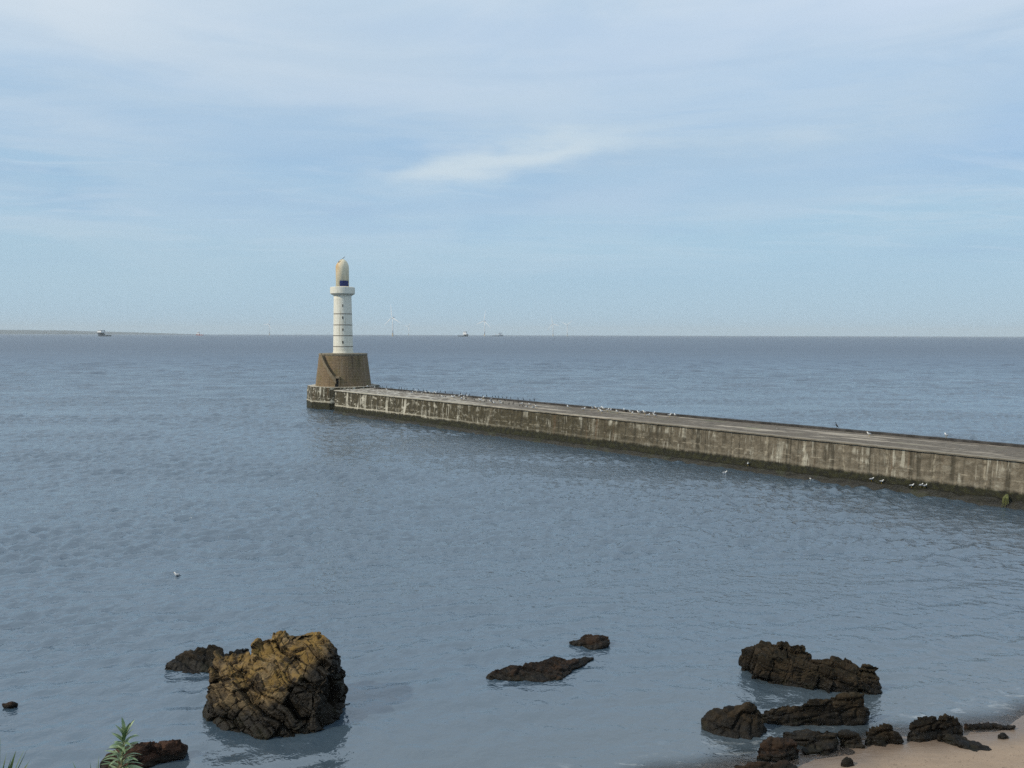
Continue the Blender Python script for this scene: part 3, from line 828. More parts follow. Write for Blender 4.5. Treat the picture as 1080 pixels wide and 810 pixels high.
br.inputs['Scale'].default_value = 1.0; br.inputs['Brick Width'].default_value = 1.1; br.inputs['Row Height'].default_value = .45; br.inputs['Mortar Size'].default_value = .018
br.inputs['Color1'].default_value = (1, 1, 1, 1); br.inputs['Color2'].default_value = (.88, .88, .88, 1); br.inputs['Mortar'].default_value = (.75, .75, .75, 1)
nt.put(br.inputs['Vector'], nt.comb(th, z, 0.0))
mx = nt.new('ShaderNodeMix', data_type='RGBA', blend_type='MULTIPLY'); mx.inputs[0].default_value = .45
nt.put(mx.inputs[6], c); nt.put(mx.inputs[7], br.outputs[0])
nt.put(bs.inputs['Base Color'], mx.outputs[2]); bs.inputs['Roughness'].default_value = .9
nt.put(bs.inputs['Normal'], nt.bump(nt.add(nt.mul(br.outputs[1], -.03), nt.mul(n2, .08)), .8, 1.0))
M_PLINTH = mt

def white_mat(name, rust):
    mt, nt, bs = material(name)
    oc = nt.new('ShaderNodeTexCoord').outputs['Object']
    x, y, z = nt.sep(oc)
    n1 = nt.noise(nt.mapping(oc, (1.6, 1.6, .5)), 1.2, 6, .65); n2 = nt.noise(oc, 5, 5, .65)
    c = nt.mix(nt.sstep(n2, .3, .7), (.70, .67, .57), (.82, .79, .69))
    s = nt.noise(nt.mapping(oc, (4.0, 4.0, .25)), 1.0, 4, .6)
    c = nt.mix(nt.mul(nt.sstep(s, .52, .68), .65), c, (.46, .41, .30))
    c = nt.mix(nt.mul(nt.sstep(n1, .60, .70), .35), c, (.42, .38, .30))
    if rust == 'lantern':
        side = nt.sstep(nt.add(x, nt.mul(nt.sub(n1, .5), 2.4)), .45, -1.3)
        hi = nt.sstep(nt.add(z, nt.mul(nt.sub(n1, .5), 1.2)), 21.2, 24.8)
        c = nt.mix(.65, c, (.80, .68, .45))
        c = nt.mix(nt.mul(nt.mul(side, hi), .9), c, (.50, .27, .07))
        c = nt.mix(nt.mul(nt.mul(nt.sstep(n2, .56, .66), nt.sstep(z, 23.9, 25.0)), .8), c, (.16, .09, .04))
    else:
        low = nt.sstep(nt.add(z, nt.mul(nt.sub(n1, .5), .8)), 10.6, 9.4)
        c = nt.mix(nt.mul(low, .35), c, (.45, .40, .28))
    nt.put(bs.inputs['Base Color'], c); bs.inputs['Roughness'].default_value = .7
    nt.put(bs.inputs['Normal'], nt.bump(n2, .35, .05))
    return mt
M_WHITE = white_mat('white_paint', 'tower'); M_LANT = white_mat('white_paint_rusty', 'lantern')
M_JOINT = simple('joint_grime', (.17, .15, .125), .9, .3, 4)
M_BLACK = simple('dark_opening', (.02, .018, .016), .8, .3, 4)
M_NAVY = simple('navy_panel', (.012, .022, .12), .5, .3, 2)
M_IRON = simple('rusty_iron', (.10, .055, .03), .8, .4, 8)
M_STAIR = simple('stair_stone', (.23, .18, .115), .9, .3, 3)

lh = thing('lighthouse', 'white disused lighthouse on a tapered brown stone plinth at the breakwater end', 'lighthouse', LH)
ZP = 9.30
bm = bmesh.new()
prof = [(4.78, ZB), (4.66, ZB + .9), (4.55, ZB + 1.8), (4.42, ZB + 2.8), (4.30, ZB + 3.8), (4.18, ZB + 4.8), (4.10, ZP - .3)]
add_lathe(bm, prof, 48)
obj('plinth', bm, M_PLINTH, lh, smooth=False)
bm = bmesh.new()
add_lathe(bm, [(4.16, ZP - .30), (4.16, ZP - .02), (4.05, ZP)], 48)
obj('plinth_cap', bm, simple('cap_stone', (.20, .17, .12), .9, .35, 2), lh)
def az(deg, r, z):             # 0 = towards the shore viewpoint, + = to the right
    a = R(deg)
    view = Vector((-LH.x, -LH.y, 0)).normalized()
    side = Vector((-view.y, view.x, 0))
    v_ = view * (math.cos(a) * r) + side * (math.sin(a) * r)
    return Vector((v_.x, v_.y, z))
# stair winding down the outside of the plinth
def rp(z): return 4.78 - (z - ZB) * (4.78 - 4.10) / (ZP - .3 - ZB)
NS = 24
bm = bmesh.new(); bmp_ = bmesh.new()
def pads(bm, a0, a1, r0, r1, z0, z1):
    q = [az(a0, r0, z0), az(a1, r0, z0), az(a1, r1, z0), az(a0, r1, z0), az(a0, r0, z1), az(a1, r0, z1), az(a1, r1, z1), az(a0, r1, z1)]
    v = [bm.verts.new(p) for p in q]
    for f in ((3, 2, 1, 0), (4, 5, 6, 7), (0, 1, 5, 4), (1, 2, 6, 5), (2, 3, 7, 6), (3, 0, 4, 7)): bm.faces.new([v[i] for i in f])
for i in range(NS):
    t0 = i / NS; a0 = -52 + 38 * t0; a1 = -52 + 38 * (i + 1) / NS - .02
    zt_ = ZP - .35 - (ZP - ZB - 1.2) * (t0 ** .9)
    pads(bm, a0, a1, rp(zt_) - .25, rp(zt_) + .45, zt_ - .45, zt_)
    pads(bmp_, a0, a1, rp(zt_) + .452, rp(zt_) + .60, zt_ - .35, zt_ + .45)
obj('stair', bm, M_STAIR, lh)
obj('stair_parapet', bmp_, M_STAIR, lh)
# stone porch and dark door at the stair foot
bm = bmesh.new()
pads(bm, -17.6, -8.0, 4.3, 5.12, ZB + 1.45, ZB + 1.75)
pads(bm, -17.6, -16.4, 4.3, 5.05, ZB, ZB + 1.447)
pads(bm, -9.2, -8.0, 4.3, 5.05, ZB, ZB + 1.447)
porch = obj('porch', bm, M_STAIR, lh)
bm = bmesh.new()
pads(bm, -16.3, -9.3, 4.4, 4.80, ZB + .01, ZB + 1.44)
obj('door', bm, M_BLACK, lh)
# tower
ZG = 19.3
def rt_(z): return 1.70 - (z - ZP) / (ZG - ZP) * .20
bm = bmesh.new()
add_lathe(bm, [(1.80, ZP + .003), (1.80, ZP + .10), (1.72, ZP + .20)] + [(rt_(z), z) for z in np.linspace(ZP + .6, ZG, 14)], 48)
obj('tower', bm, M_WHITE, lh, smooth=True)
def ypx(y): return H + (352.7 - y) * 134 / F
for y in (331.5, 343, 354.2, 365.6):
    z = ypx(y); bm = bmesh.new()
    r = rt_(z)
    add_lathe(bm, [(r - .05, z - .07), (r + .015, z - .07), (r + .015, z + .07), (r - .05, z + .07)], 48, cap=False)
    obj('joint_band', bm, M_JOINT, lh)
for i, y in enumerate((323, 335.5, 348, 361)):
    z = ypx(y); r = rt_(z); bm = bmesh.new()
    pads(bm, -3.5 - .5 * i, 3.5 - .5 * i, r - .1, r + .03, z - .22, z + .22)
    obj('window_slit', bm, M_BLACK if i % 2 else M_JOINT, lh)
bm = bmesh.new()
add_lathe(bm, [(1.50, ZG - .25), (1.56, ZG - .05), (1.80, ZG + .10), (2.02, ZG + .22), (2.10, ZG + .30), (2.10, ZG + 1.35), (1.96, ZG + 1.42), (1.92, ZG + 1.1), (1.2, ZG + 1.05)], 48)
obj('gallery', bm, M_WHITE, lh, smooth=False)
ZL = ZG + 1.05
bm = bmesh.new()
pr = [(1.12, ZL), (1.12, 24.0)] + [(1.12 * math.cos(t), 24.0 + 1.55 * math.sin(t)) for t in np.linspace(.12, 1.45, 9)]
add_lathe(bm, pr, 40)
for vtx in bm.verts:                        # dome is cut back on the left
    if vtx.co.z > 24.2:
        vtx.co.z -= max(0, -vtx.co.x) * .28 * min(1, (vtx.co.z - 24.2))
obj('lantern', bm, M_LANT, lh, smooth=True)
bm = bmesh.new()
# dark opening where the dome plates are gone
import itertools
ring = []
for t in np.linspace(0, 2 * math.pi, 14, endpoint=False):
    ring.append((.55 * math.cos(t), .40 * math.sin(t)))
def dome(a, e, off):
    p = az(a, (1.12 + off) * math.cos(e), 24.0 + (1.55 + off) * math.sin(e))
    p.z -= max(0, -p.x) * .28 * min(1, max(0, p.z - 24.2))
    return p
A_ = [dome(-38 + 24 * q[0] / .55, 1.02 + .34 * q[1] / .40 + .12 * q[0], .03) for q in ring]
B_ = [dome(-38 + 24 * q[0] / .55, 1.02 + .34 * q[1] / .40 + .12 * q[0], -.05) for q in ring]
va = [bm.verts.new(p) for p in A_]; vb = [bm.verts.new(p) for p in B_]
bm.faces.new(va)
for i in range(14): bm.faces.new((va[i], vb[i], vb[(i + 1) % 14], va[(i + 1) % 14]))
obj('dome_opening', bm, M_BLACK, lh)
bm = bmesh.new()
add_tube(bm, [(-.15, -.15, 25.2), (.15, -.2, 25.62), (.55, -.25, 25.95)], [.06, .05, .035], 6)
obj('roof_rod', bm, M_IRON, lh)
bm = bmesh.new()
z0, z1 = ypx(302.7), ypx(297.2)
n_ = 14
for i in range(n_):
    a0 = -24 + 84 * i / n_; a1 = -24 + 84 * (i + 1) / n_
    pads(bm, a0, a1, 1.10, 1.17, z0, z1)
bmesh.ops.remove_doubles(bm, verts=bm.verts, dist=1e-4)
obj('dark_panel', bm, M_NAVY, lh)

# ------------------------------------------------------------------ birds
M_GW = simple('gull_white', (.78, .78, .76), .8, .08, 20)
M_GG = simple('gull_grey', (.30, .32, .35), .8, .1, 20)
M_GK = simple('gull_black', (.02, .02, .02), .7, .2, 20)
M_GB = simple('gull_bill', (.55, .38, .05), .5, .1, 20)
M_CK = simple('cormorant_black', (.014, .014, .015), .6, .3, 20)
def bird_mesh(name, spine, legs, mats, back_mi, tail_mi, bill_mi):
    bm = bmesh.new()
    pts = [p for p, r in spine]; rads = [r for p, r in spine]
    rings = add_tube(bm, pts, rads, 8)
    bm.faces.ensure_lookup_table()
    for f in bm.faces:
        c_ = f.calc_center_median()
        f.normal_update()
    bmesh.ops.recalc_face_normals(bm, faces=bm.faces)
    nseg = len(spine) - 1
    for i, f in enumerate(list(bm.faces)[:nseg * 8]):
        s = i // 8
        up_ = f.normal.z > .15
        if s <= 1: f.material_index = tail_mi
        elif s <= 4 and up_: f.material_index = back_mi
        elif s >= nseg - 1: f.material_index = bill_mi
    for sx in (-1, 1):
        for lg in legs:
            add_tube(bm, [(x_, sx * y_, z_) for x_, y_, z_ in lg], .009, 4, bill_mi)
    # folded wings lie along the back as shallow blades
    for sx in (-1, 1):
        p = [spine[1][0], spine[3][0], spine[4][0]]
        w_ = [Vector((q[0], sx * (rads[i_][0] * .98), q[2] + rads[i_][1] * .25)) for q, i_ in zip(p, (1, 3, 4))]
        add_tube(bm, w_, [(.01, .02), (.022, .06), (.015, .04)], 6, back_mi)
    me = bpy.data.meshes.new(name)
    bmesh.ops.recalc_face_normals(bm, faces=bm.faces)
    for f in bm.faces: f.smooth = True
    bm.to_mesh(me); bm.free()
    for mm in mats: me.materials.append(mm)
    return me
gull_sp = [((-.27, 0, .175), (.012, .008)), ((-.19, 0, .185), (.035, .018)), ((-.12, 0, .195), (.06, .05)), ((-.02, 0, .20), (.082, .078)), ((.07, 0, .215), (.08, .082)),
           ((.13, 0, .25), (.055, .06)), ((.165, 0, .31), (.038, .04)), ((.185, 0, .345), (.042, .042)), ((.215, 0, .35), (.032, .030)), ((.235, 0, .346), (.012, .012)), ((.285, 0, .335), (.005, .006))]
gull_legs = [[(.0, .03, .14), (.005, .03, .07), (.0, .03, .004)], [(0, .03, .006), (.05, .03, .004)]]
ME_GULL = bird_mesh('gull', gull_sp, gull_legs, [M_GW, M_GG, M_GK, M_GB], 1, 2, 3)
swim_sp = [((p[0], p[1], p[2] - .155), r) for p, r in gull_sp]
ME_SWIM = bird_mesh('gull_afloat', swim_sp, [], [M_GW, M_GG, M_GK, M_GB], 1, 2, 3)
cor_sp = [((-.26, 0, .05), (.02, .012)), ((-.17, 0, .12), (.045, .025)), ((-.08, 0, .20), (.075, .065)), ((.0, 0, .29), (.095, .09)), ((.06, 0, .38), (.085, .085)),
          ((.09, 0, .46), (.05, .055)), ((.10, 0, .55), (.03, .032)), ((.11, 0, .63), (.028, .03)), ((.135, 0, .675), (.035, .032)), ((.17, 0, .68), (.022, .02)), ((.26, 0, .675), (.006, .008))]
cor_legs = [[(-.0, .05, .22), (.02, .05, .10), (.0, .05, .004)], [(0, .05, .006), (.07, .05, .004)]]
ME_COR = bird_mesh('cormorant', cor_sp, cor_legs, [M_CK, M_CK, M_CK, M_GB], 1, 2, 0)

def place(me, name, label, cat, loc, scale=1.0, group=None, rz=None):
    o = bpy.data.objects.new(name, me)
    COL.objects.link(o)
    o.location = loc
    o.rotation_euler = (0, 0, random.uniform(0, 6.28) if rz is None else rz)
    o.scale = (scale,) * 3
    return tag(o, label, cat, group)
PM = Matrix.Translation(B0) @ Matrix.Rotation(ang, 4, 'Z')
PI_ = PM.inverted()
def on_deck(px, py):
    z = 3.6
    for _ in range(4):
        l = PI_ @ P(px, py, z)
        z = deck_z(l.x) + .02
    l.y = min(max(l.y, .5), width(l.x) - .85)
    l.z = z + .012
    return PM @ l
def on_kerb(px):
    # on the top of the rear kerb at this column
    best = None
    for x in np.arange(0, 110, .2):
        q = PM @ Vector((x, width(x) - .28, deck_z(x) + .22))
        v_ = q - EYE
        u_ = 540 + F * v_.dot(rt) / v_.dot(fw)
        if best is None or abs(u_ - px) < best[0]: best = (abs(u_ - px), q)
    return best[1] + Vector((0, 0, .02))
GC = 'cormorants roosting along the outer breakwater'
taken = []
def free(q, dmin=.55):
    for t in taken:
        if (t - q).length < dmin: return False
    taken.append(q); return True
n = 0
while n < 70:
    px = 396 + 170 * random.random() ** .9
    if random.random() < .42:
        q = on_kerb(px)
        lab = 'dark cormorant perched on the rear kerb of the outer breakwater'
    else:
        q = on_deck(px, 404 + (px - 396) * .128 + random.uniform(1.5, 6))
        lab = 'dark cormorant standing on the guano-whitened outer breakwater deck'
    if (q - (LH + Vector((0, 0, q.z)))).length < 5.3 or not free(q): continue
    place(ME_COR, 'cormorant', lab, 'bird', q, random.uniform(.45, .64), GC); n += 1
n = 0
while n < 34:
    px = 400 + 170 * random.random()
    q = on_deck(px, 404 + (px - 396) * .128 + random.uniform(2, 7))
    if (q - (LH + Vector((0, 0, q.z)))).length < 5.3 or not free(q): continue
    place(ME_GULL, 'gull', 'white gull standing among the dark cormorants on the outer deck', 'bird', q, random.uniform(.95, 1.15), 'gulls among the cormorants'); n += 1
GD = 'gulls resting mid-way along the breakwater deck'
for px, py in [(599, 431), (615, 433.5), (625, 432.5), (629, 432), (631, 434), (635, 432), (637, 433), (639, 433), (640.5, 434), (635, 436), (644, 434.5), (651, 436), (661, 434),
               (665, 436), (667, 438), (674, 437), (680, 437), (689, 438), (683, 440), (691, 440), (706, 440), (712, 440)]:
    q = on_deck(px, py)
    if free(q, .3):
        place(ME_GULL, 'gull', 'white gull in the loose flock resting mid-way along the breakwater deck', 'bird', q, random.uniform(1.05, 1.3), GD)
place(ME_GULL, 'gull', 'lone gull on the bare deck edge where the breakwater nears the shore', 'bird', on_kerb(998), 1.1)
place(ME_GULL, 'gull', 'single white gull on the deck between the flock and the shore end', 'bird', on_deck(917, 460), 1.0)
place(ME_COR, 'cormorant', 'lone dark cormorant on the rear kerb, well shoreward of all the others', 'bird', on_kerb(882), .8)
GL = 'gulls on the algae ledge at the foot of the breakwater'
def on_foot(px):
    best = None
    for x in np.arange(0, 110, .1):
        pr_ = prof_foot(x)
        q = PM @ Vector((x, (pr_[4][0] + pr_[5][0]) / 2, pr_[4][1] + .08))
        v_ = q - EYE
        u_ = 540 + F * v_.dot(rt) / v_.dot(fw)
        if best is None or abs(u_ - px) < best[0]: best = (abs(u_ - px), q)
    return best[1]
for px in (919.5, 929, 961, 970.5, 975):
    place(ME_GULL, 'gull', 'white gull standing on the dark algae ledge at the breakwater foot', 'bird', on_foot(px), .9, GL)
place(ME_GULL, 'gull', 'lone white gull on the wet ledge left of the five ledge gulls', 'bird', on_foot(789), 1.0)
place(ME_SWIM, 'gull', 'white gull afloat close under the breakwater wall, left one of two', 'bird', P(764, 499, .0), 1.1)
place(ME_SWIM, 'gull', 'white gull afloat close under the breakwater wall, right one of two', 'bird', P(857, 507, .0), 1.1)
place(ME_SWIM, 'gull', 'grey and white gull floating alone on open water above the big boulder', 'bird', P(187, 607, .0), .8, rz=2.9)

# ------------------------------------------------------------------ wind turbines
M_TURB = simple('turbine_white', (.78, .79, .80), .5, .03, .05)
M_TURBY = simple('turbine_yellow', (.60, .50, .36), .6, .05, .05)
def turbine(px, D, label, yaw, phase, group='wind turbines far out at sea'):
    t = thing('wind_turbine', label, 'wind turbine', (PD(px, D), D, 0), yaw, group)
    bm = bmesh.new(); add_lathe(bm, [(3.6, 18), (3.4, 40), (2.8, 75), (2.0, 107)], 16); obj('tower', bm, M_TURB, t, smooth=True)
    bm = bmesh.new(); add_lathe(bm, [(4.2, -2.5), (4.2, 18), (5.2, 18.01), (5.2, 19.2)], 16); obj('foundation', bm, M_TURBY, t)
    bm = bmesh.new(); add_box(bm, (0, 4, 110), (7, 18, 7)); bmesh.ops.bevel(bm, geom=bm.edges[:], offset=1.2, segments=2, affect='EDGES'); obj('nacelle', bm, M_TURB, t)
    bm = bmesh.new(); add_tube(bm, [(0, -5.2, 110), (0, -7.5, 110), (0, -9.6, 110)], [3.0, 2.6, .8], 12); obj('hub', bm, M_TURB, t)
    for i in range(3):
        a = phase + i * 2 * math.pi / 3
        dx, dz = math.sin(a), math.cos(a)
        bm = bmesh.new()
        rows = []
        for s, ch, th_ in ((2.2, 3.2, 3.0), (10, 5.0, 2.6), (22, 5.4, 1.7), (45, 3.8, 1.0), (65, 2.4, .6), (80, .7, .25)):
            c_ = Vector((dx * s, -7.2, 110 + dz * s)); cd = Vector((dz, 0, -dx))
            rows.append([bm.verts.new(c_ + cd * (ch * .5)), bm.verts.new(c_ + Vector((0, th_ * .5, 0))), bm.verts.new(c_ - cd * (ch * .5)), bm.verts.new(c_ - Vector((0, th_ * .5, 0)))])
        for a_, b_ in zip(rows, rows[1:]):
            for q in range(4): bm.faces.new((a_[q], a_[(q + 1) % 4], b_[(q + 1) % 4], b_[q]))
        bm.faces.new(rows[0][::-1]); bm.faces.new(rows[-1])
        obj('blade', bm, M_TURB, t)
turbine(414.3, 4450, 'nearest and tallest white wind turbine just right of the lighthouse', R(-38), R(-6))
turbine(431.0, 9500, 'tiny faint wind turbine close beside the tallest one', R(-30), R(40))
turbine(511.0, 5500, 'pale hazy wind turbine standing between two of the ships', R(-35), R(10))
turbine(583.0, 6900, 'left one of the two faint wind turbines right of all the ships', R(-35), R(-15))
turbine(598.0, 7600, 'right one of the two faint wind turbines right of all the ships', R(-35), R(55))
turbine(284.5, 7600, 'very faint wind turbine alone to the left of the lighthouse', R(-30), R(25))

# ------------------------------------------------------------------ ships
M_HULL_D = simple('hull_navy', (.006, .010, .018), .5, .1, .05)
M_HULL_R = simple('hull_red', (.34, .05, .035), .5, .1, .05)
M_HULL_G = simple('hull_grey', (.22, .26, .30), .5, .1, .05)
M_SHIPW = simple('ship_white', (.80, .80, .80), .5, .05, .05)
M_SHIPB = simple('ship_glass', (.02, .03, .04), .2, .1, .05)
M_SHIPY = simple('ship_orange', (.55, .20, .05), .5, .1, .05)
def ship(px, D, label, L, rz, hull_m, bridge_h=12.0, fore=7.0, crane=False, deckhouse=.36, helideck=False):
    """offshore supply ship, bow along local -x"""
    t = thing('supply_ship', label, 'ship', (PD(px, D), D, 0), rz)
    W_ = L * .21
    bm = bmesh.new(); rows = []
    for q in np.linspace(0, 1, 15):                    # bow to stern
        x = -L / 2 + L * q
        w_ = W_ / 2 * min(1, (q / .22) ** .6) if q < .22 else W_ / 2
        w_ = max(w_, .25)
        top = 4.2 + (fore + 2.5 * (1 - q / .36) if q < .36 else 0)
        fl = .72 if q < .3 else .93
        rake = -L * .045 * (1 - q) ** 3
        rows.append([bm.verts.new((x - rake * 0 + L * .03 * (1 - q) ** 4, -w_ * fl * .8, -3)), bm.verts.new((x, -w_ * fl, 0)), bm.verts.new((x + rake, -w_, top)),
                     bm.verts.new((x + rake, w_, top)), bm.verts.new((x, w_ * fl, 0)), bm.verts.new((x + L * .03 * (1 - q) ** 4, w_ * fl * .8, -3))])
    for a, b in zip(rows, rows[1:]):
        for i in range(5): bm.faces.new((a[i], a[i + 1], b[i + 1], b[i]))
        bm.faces.new((a[5], a[0], b[0], b[5]))
    bm.faces.new(rows[0]); bm.faces.new(rows[-1][::-1])
    obj('hull', bm, hull_m, t)
    z0 = 4.2 + fore
    xs0 = -L / 2 + L * .10; xs1 = -L / 2 + L * (.12 + deckhouse)
    cx = (xs0 + xs1) / 2
    bm = bmesh.new()
    add_box(bm, (cx, 0, z0 + bridge_h * .2), (xs1 - xs0, W_ * .92, bridge_h * .42))
    add_box(bm, (cx + 1, 0, z0 + bridge_h * .56), ((xs1 - xs0) * .8, W_ * .8, bridge_h * .30))
    obj('deckhouse', bm, M_SHIPW, t)
    bm = bmesh.new()
    add_box(bm, (cx + .5, 0, z0 + bridge_h * .80), ((xs1 - xs0) * .6, W_ * .95, bridge_h * .17))
    add_box(bm, (cx + .5, 0, z0 + bridge_h * .91), ((xs1 - xs0) * .66, W_ * 1.0, bridge_h * .05))
    br_ = obj('bridge', bm, M_SHIPW, t)
    bm = bmesh.new()
    add_box(bm, (cx + .5, 0, z0 + bridge_h * .81), ((xs1 - xs0) * .61, W_ * .96, bridge_h * .08))
    obj('window_band', bm, M_SHIPB, br_)
    bm = bmesh.new()
    add_tube(bm, [(cx + 2, 0, z0 + bridge_h * .9), (cx + 2, 0, z0 + bridge_h * 1.65)], [.9, .45], 6)
    add_box(bm, (cx + 2, 0, z0 + bridge_h * 1.3), (.8, W_ * .4, .7))
    obj('mast', bm, hull_m if hull_m is M_HULL_G else M_SHIPW, t)
    for s in (-1, 1):
        bm = bmesh.new(); add_tube(bm, [(xs1 - 1.5, s * W_ * .3, z0 - 1), (xs1 - 1.2, s * W_ * .3, z0 + bridge_h * .75)], [1.5, 1.3], 8)
        obj('funnel', bm, hull_m, t)
    bm = bmesh.new()
    for s in (-1, 1): add_box(bm, (L * .18, s * W_ * .46, 5.2), (L * .58, .8, 2.0))
    obj('cargo_rail', bm, hull_m, t)
    if crane:
        bm = bmesh.new(); add_tube(bm, [(L * .12, 0, 4), (L * .12, 0, 16), (L * .30, 0, 24)], [1.3, 1.1, .5], 6); obj('deck_crane', bm, M_SHIPY, t)
    if helideck:
        bm = bmesh.new(); add_lathe(bm, [(10, z0 + bridge_h * 1.18), (10, z0 + bridge_h * 1.24)], 8, (xs0 + 2, 0, 0)); add_tube(bm, [(xs0 + 2, 0, z0 + bridge_h * .4), (xs0 + 2, 0, z0 + bridge_h * 1.2)], 1.0, 6)
        obj('helideck', bm, M_HULL_G, t)
    return t
ship(110, 3500, 'dark-hulled ship with white forecastle far off at left, largest of the distant ships', 104, R(-38), M_HULL_D, 12, 13, deckhouse=.36)
ship(211, 6200, 'tiny red and white ship on the horizon left of the lighthouse', 62, R(-18), M_HULL_R, 20, 4)
ship(488.5, 5000, 'dark-hulled white-topped ship right of the tallest wind turbine', 74, R(150), M_HULL_D, 22, 8)
ship(524.5, 6000, 'pale grey ship with raised upper deck right of the hazy turbine', 84, R(195), M_HULL_G, 15, 5, True, .30, True)

# ------------------------------------------------------------------ far coast
bm = bmesh.new()
Dc = 12600
rows = []
for i, x in enumerate(np.linspace(-13000, -5950, 90)):
    q = i / 89
    w_ = min(1, max(0, (-5950 - x) / 2600))
    hgt = 9 + 66 * w_ ** .75 + 7 * mnoise.noise((x * .0022, 0, 3)) * w_ + 3 * mnoise.noise((x * .009, 4, 1)) * w_
    hgt = max(hgt, 3)
    rows.append([bm.verts.new((x, Dc, -2)), bm.verts.new((x, Dc + 60, hgt * .5)), bm.verts.new((x, Dc + 300, hgt * .85)), bm.verts.new((x, Dc + 1200, hgt)), bm.verts.new((x, Dc + 2600, -2))])
for a, b in zip(rows, rows[1:]):
    for i in range(4): bm.faces.new((a[i], b[i], b[i + 1], a[i + 1]))
struct(obj('hills', bm, simple('far_land', (.028, .042, .052), .95, .3, .002), smooth=True))

# ------------------------------------------------------------------ plants on the cliff edge
mt, nt, bs = material('leaf')
oi = nt.new('ShaderNodeTexCoord').outputs['Object']
n1 = nt.noise(oi, 14, 3, .6); n2 = nt.noise(oi, 60, 3, .6)
c = nt.mix(nt.sstep(n1, .35, .65), (.12, .19, .09), (.25, .32, .17))
c = nt.mix(nt.mul(nt.sstep(n2, .58, .7), .4), c, (.20, .20, .10))
nt.put(bs.inputs['Base Color'], c); bs.inputs['Roughness'].default_value = .5
M_LEAF = mt
M_STEM = simple('stem', (.15, .16, .07), .6, .3, 30)
M_GRASS = simple('grass_blade', (.10, .15, .035), .6, .35, 12)
def leaf(bm, base, dir_, length, wid, droop, roll):
    d_ = dir_.normalized()
    side = d_.cross(Vector((0, 0, 1)))
    if side.length < .05: side = Vector((1, 0, 0))
    side.normalize()
    upv = side.cross(d_).normalized()
    side = (side * math.cos(roll) + upv * math.sin(roll)).normalized()
    upv = side.cross(d_).normalized()
    rows = []
    N = 7
    for i in range(N + 1):
        t = i / N
        c_ = base + d_ * (length * t) + Vector((0, 0, -1)) * (droop * length * t * t)
        w_ = wid * (math.sin(math.pi * min(1, t * .92 + .06)) ** .8) * (1 - .35 * t)
        if i == N: w_ = wid * .02
        rows.append([bm.verts.new(c_ - side * w_ + upv * w_ * .35), bm.verts.new(c_), bm.verts.new(c_ + side * w_ + upv * w_ * .35)])
    for a, b in zip(rows, rows[1:]):
        for q in range(2): bm.faces.new((a[q], a[q + 1], b[q + 1], b[q]))
def ground_z(y): return float(np.interp(y, [p[0] for p in [(-5, 11.02), (1.0, 10.96), (2.4, 10.86), (3.0, 10.66), (3.5, 10.2)]], [11.02, 10.96, 10.86, 10.66, 10.2]))
def pick(px, py, dist):
    d_ = (fw * F + rt * (px - 540) - up * (py - 405))
    return EYE + d_ * (dist / d_.y)
random.seed(11)
top = pick(131.5, 764, 2.95)
foot = Vector((top.x - .01, 2.90, ground_z(2.90) - .05))
pl = thing('leafy_plant', 'upright green plant with narrow pointed leaves on the near cliff edge', 'plant', foot)
tip = top - foot
tip = tip - Vector((0, 0, .03))
sp = [Vector((0, 0, 0)), tip * .33 + Vector((.006, 0, 0)), tip * .66 + Vector((-.006, 0, 0)), tip]
bm = bmesh.new(); add_tube(bm, sp, [.006, .005, .004, .0015], 7); obj('stem', bm, M_STEM, pl, smooth=True)
bm = bmesh.new()
NL = 120
for i in range(NL):
    t = .12 + .88 * i / NL
    a = i * 2.399 + random.uniform(-.3, .3)
    seg = min(2, int(t * 3)); ff = t * 3 - seg
    b_ = sp[seg].lerp(sp[seg + 1], ff)
    el = R(8) + R(62) * max(0, (t - .45) / .55) ** 1.5 + random.uniform(-.18, .18)
    ln = (.100 - .030 * max(0, (t - .55) / .45)) * random.uniform(.8, 1.15)
    leaf(bm, b_, Vector((math.cos(a) * math.cos(el), math.sin(a) * math.cos(el), math.sin(el))), ln, 0.0082 * random.uniform(.85, 1.15), random.uniform(.05, .60), random.uniform(-.4, .4))
bm.faces.ensure_lookup_table()
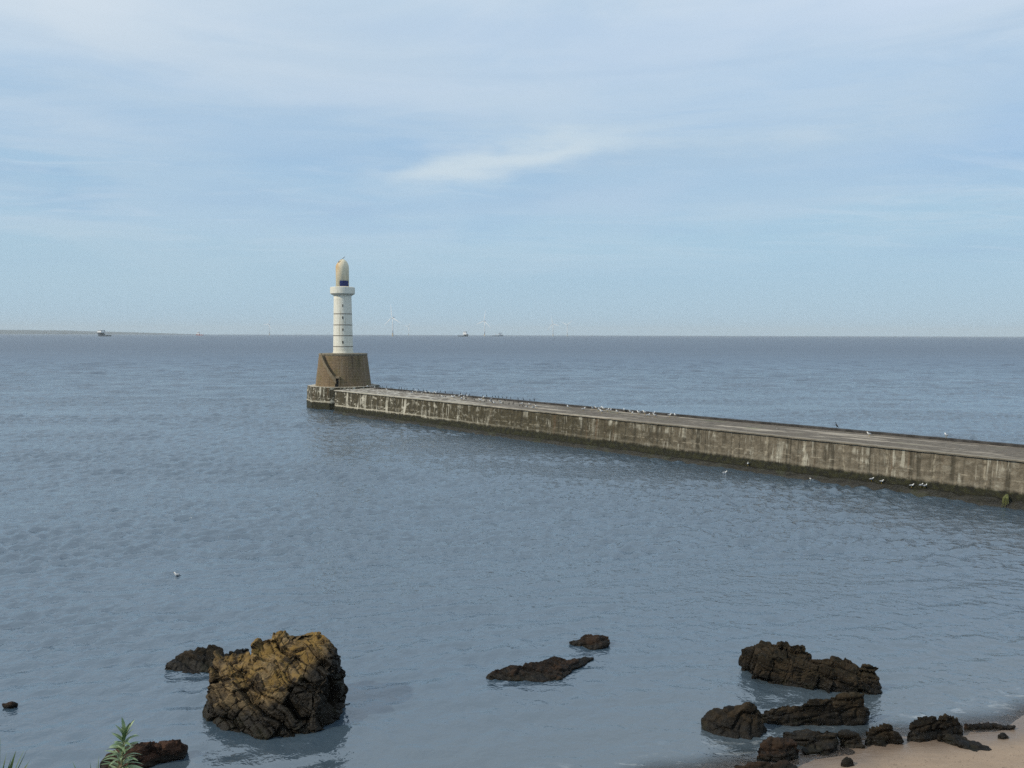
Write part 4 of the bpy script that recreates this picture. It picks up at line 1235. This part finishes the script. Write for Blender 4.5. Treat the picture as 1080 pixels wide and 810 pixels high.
for i in range(NL):
    if random.random() < (.22 if i < NL * .45 else .04):
        for f in bm.faces[i * 14:(i + 1) * 14]: f.material_index = 1
obj('foliage', bm, [M_LEAF, simple('dry_leaf', (.16, .12, .06), .8, .4, 40)], pl, smooth=True)
def tuft(px, py, dist, label, nb, hgt, spread, mat, wid=.004, shift=0):
    tp = pick(px, py, dist)
    ft = Vector((tp.x, dist, ground_z(dist) - .04))
    t = thing('grass_tuft', label, 'plant', ft)
    hh = tp.z - ft.z
    bm = bmesh.new()
    for i in range(nb):
        a = random.uniform(0, 6.28); el = R(random.uniform(55, 88))
        leaf(bm, Vector((random.uniform(-1, 1) * spread, random.uniform(-1, 1) * spread * .7, 0)), Vector((math.cos(a) * math.cos(el), math.sin(a) * math.cos(el), math.sin(el))),
             hh * random.uniform(.75, 1.08), wid * random.uniform(.7, 1.3), random.uniform(.0, .15), random.uniform(-1, 1))
    obj('blades', bm, mat, t, smooth=True)
tuft(104, 801, 2.85, 'low tuft of green blades left of the leafy plant at the bottom edge', 34, .1, .022, M_GRASS)
tuft(-13, 789, 2.85, 'green tuft just poking in at the left edge of the view', 26, .1, .012, M_GRASS, .009)

# ------------------------------------------------------------------ haze
HAZE = True
if HAZE:
    hz = bpy.data.materials.new('sea_haze'); hz.use_nodes = True
    nt = NT(hz.node_tree)
    nt.n.remove(nt.n['Principled BSDF'])
    pv = nt.new('ShaderNodeVolumePrincipled')
    pv.inputs['Color'].default_value = (.90, .97, 1.0, 1)
    pv.inputs['Density'].default_value = .000052
    pv.inputs['Anisotropy'].default_value = 0.0
    nt.put(nt.n['Material Output'].inputs['Volume'], pv.outputs[0])
    bm = bmesh.new()
    add_box(bm, (0, 0, 0), (1, 1, 1))
    o = obj('haze', bm, hz)
    o.scale = (42000, 42000, 208); o.location = (0, 0, 100.0)
    struct(o, 'stuff')

SC.cycles.use_denoising = False
SC.cycles.caustics_reflective = False
SC.cycles.caustics_refractive = False
SC.cycles.sample_clamp_indirect = 3.0
SC.cycles.sample_clamp_direct = 4.0
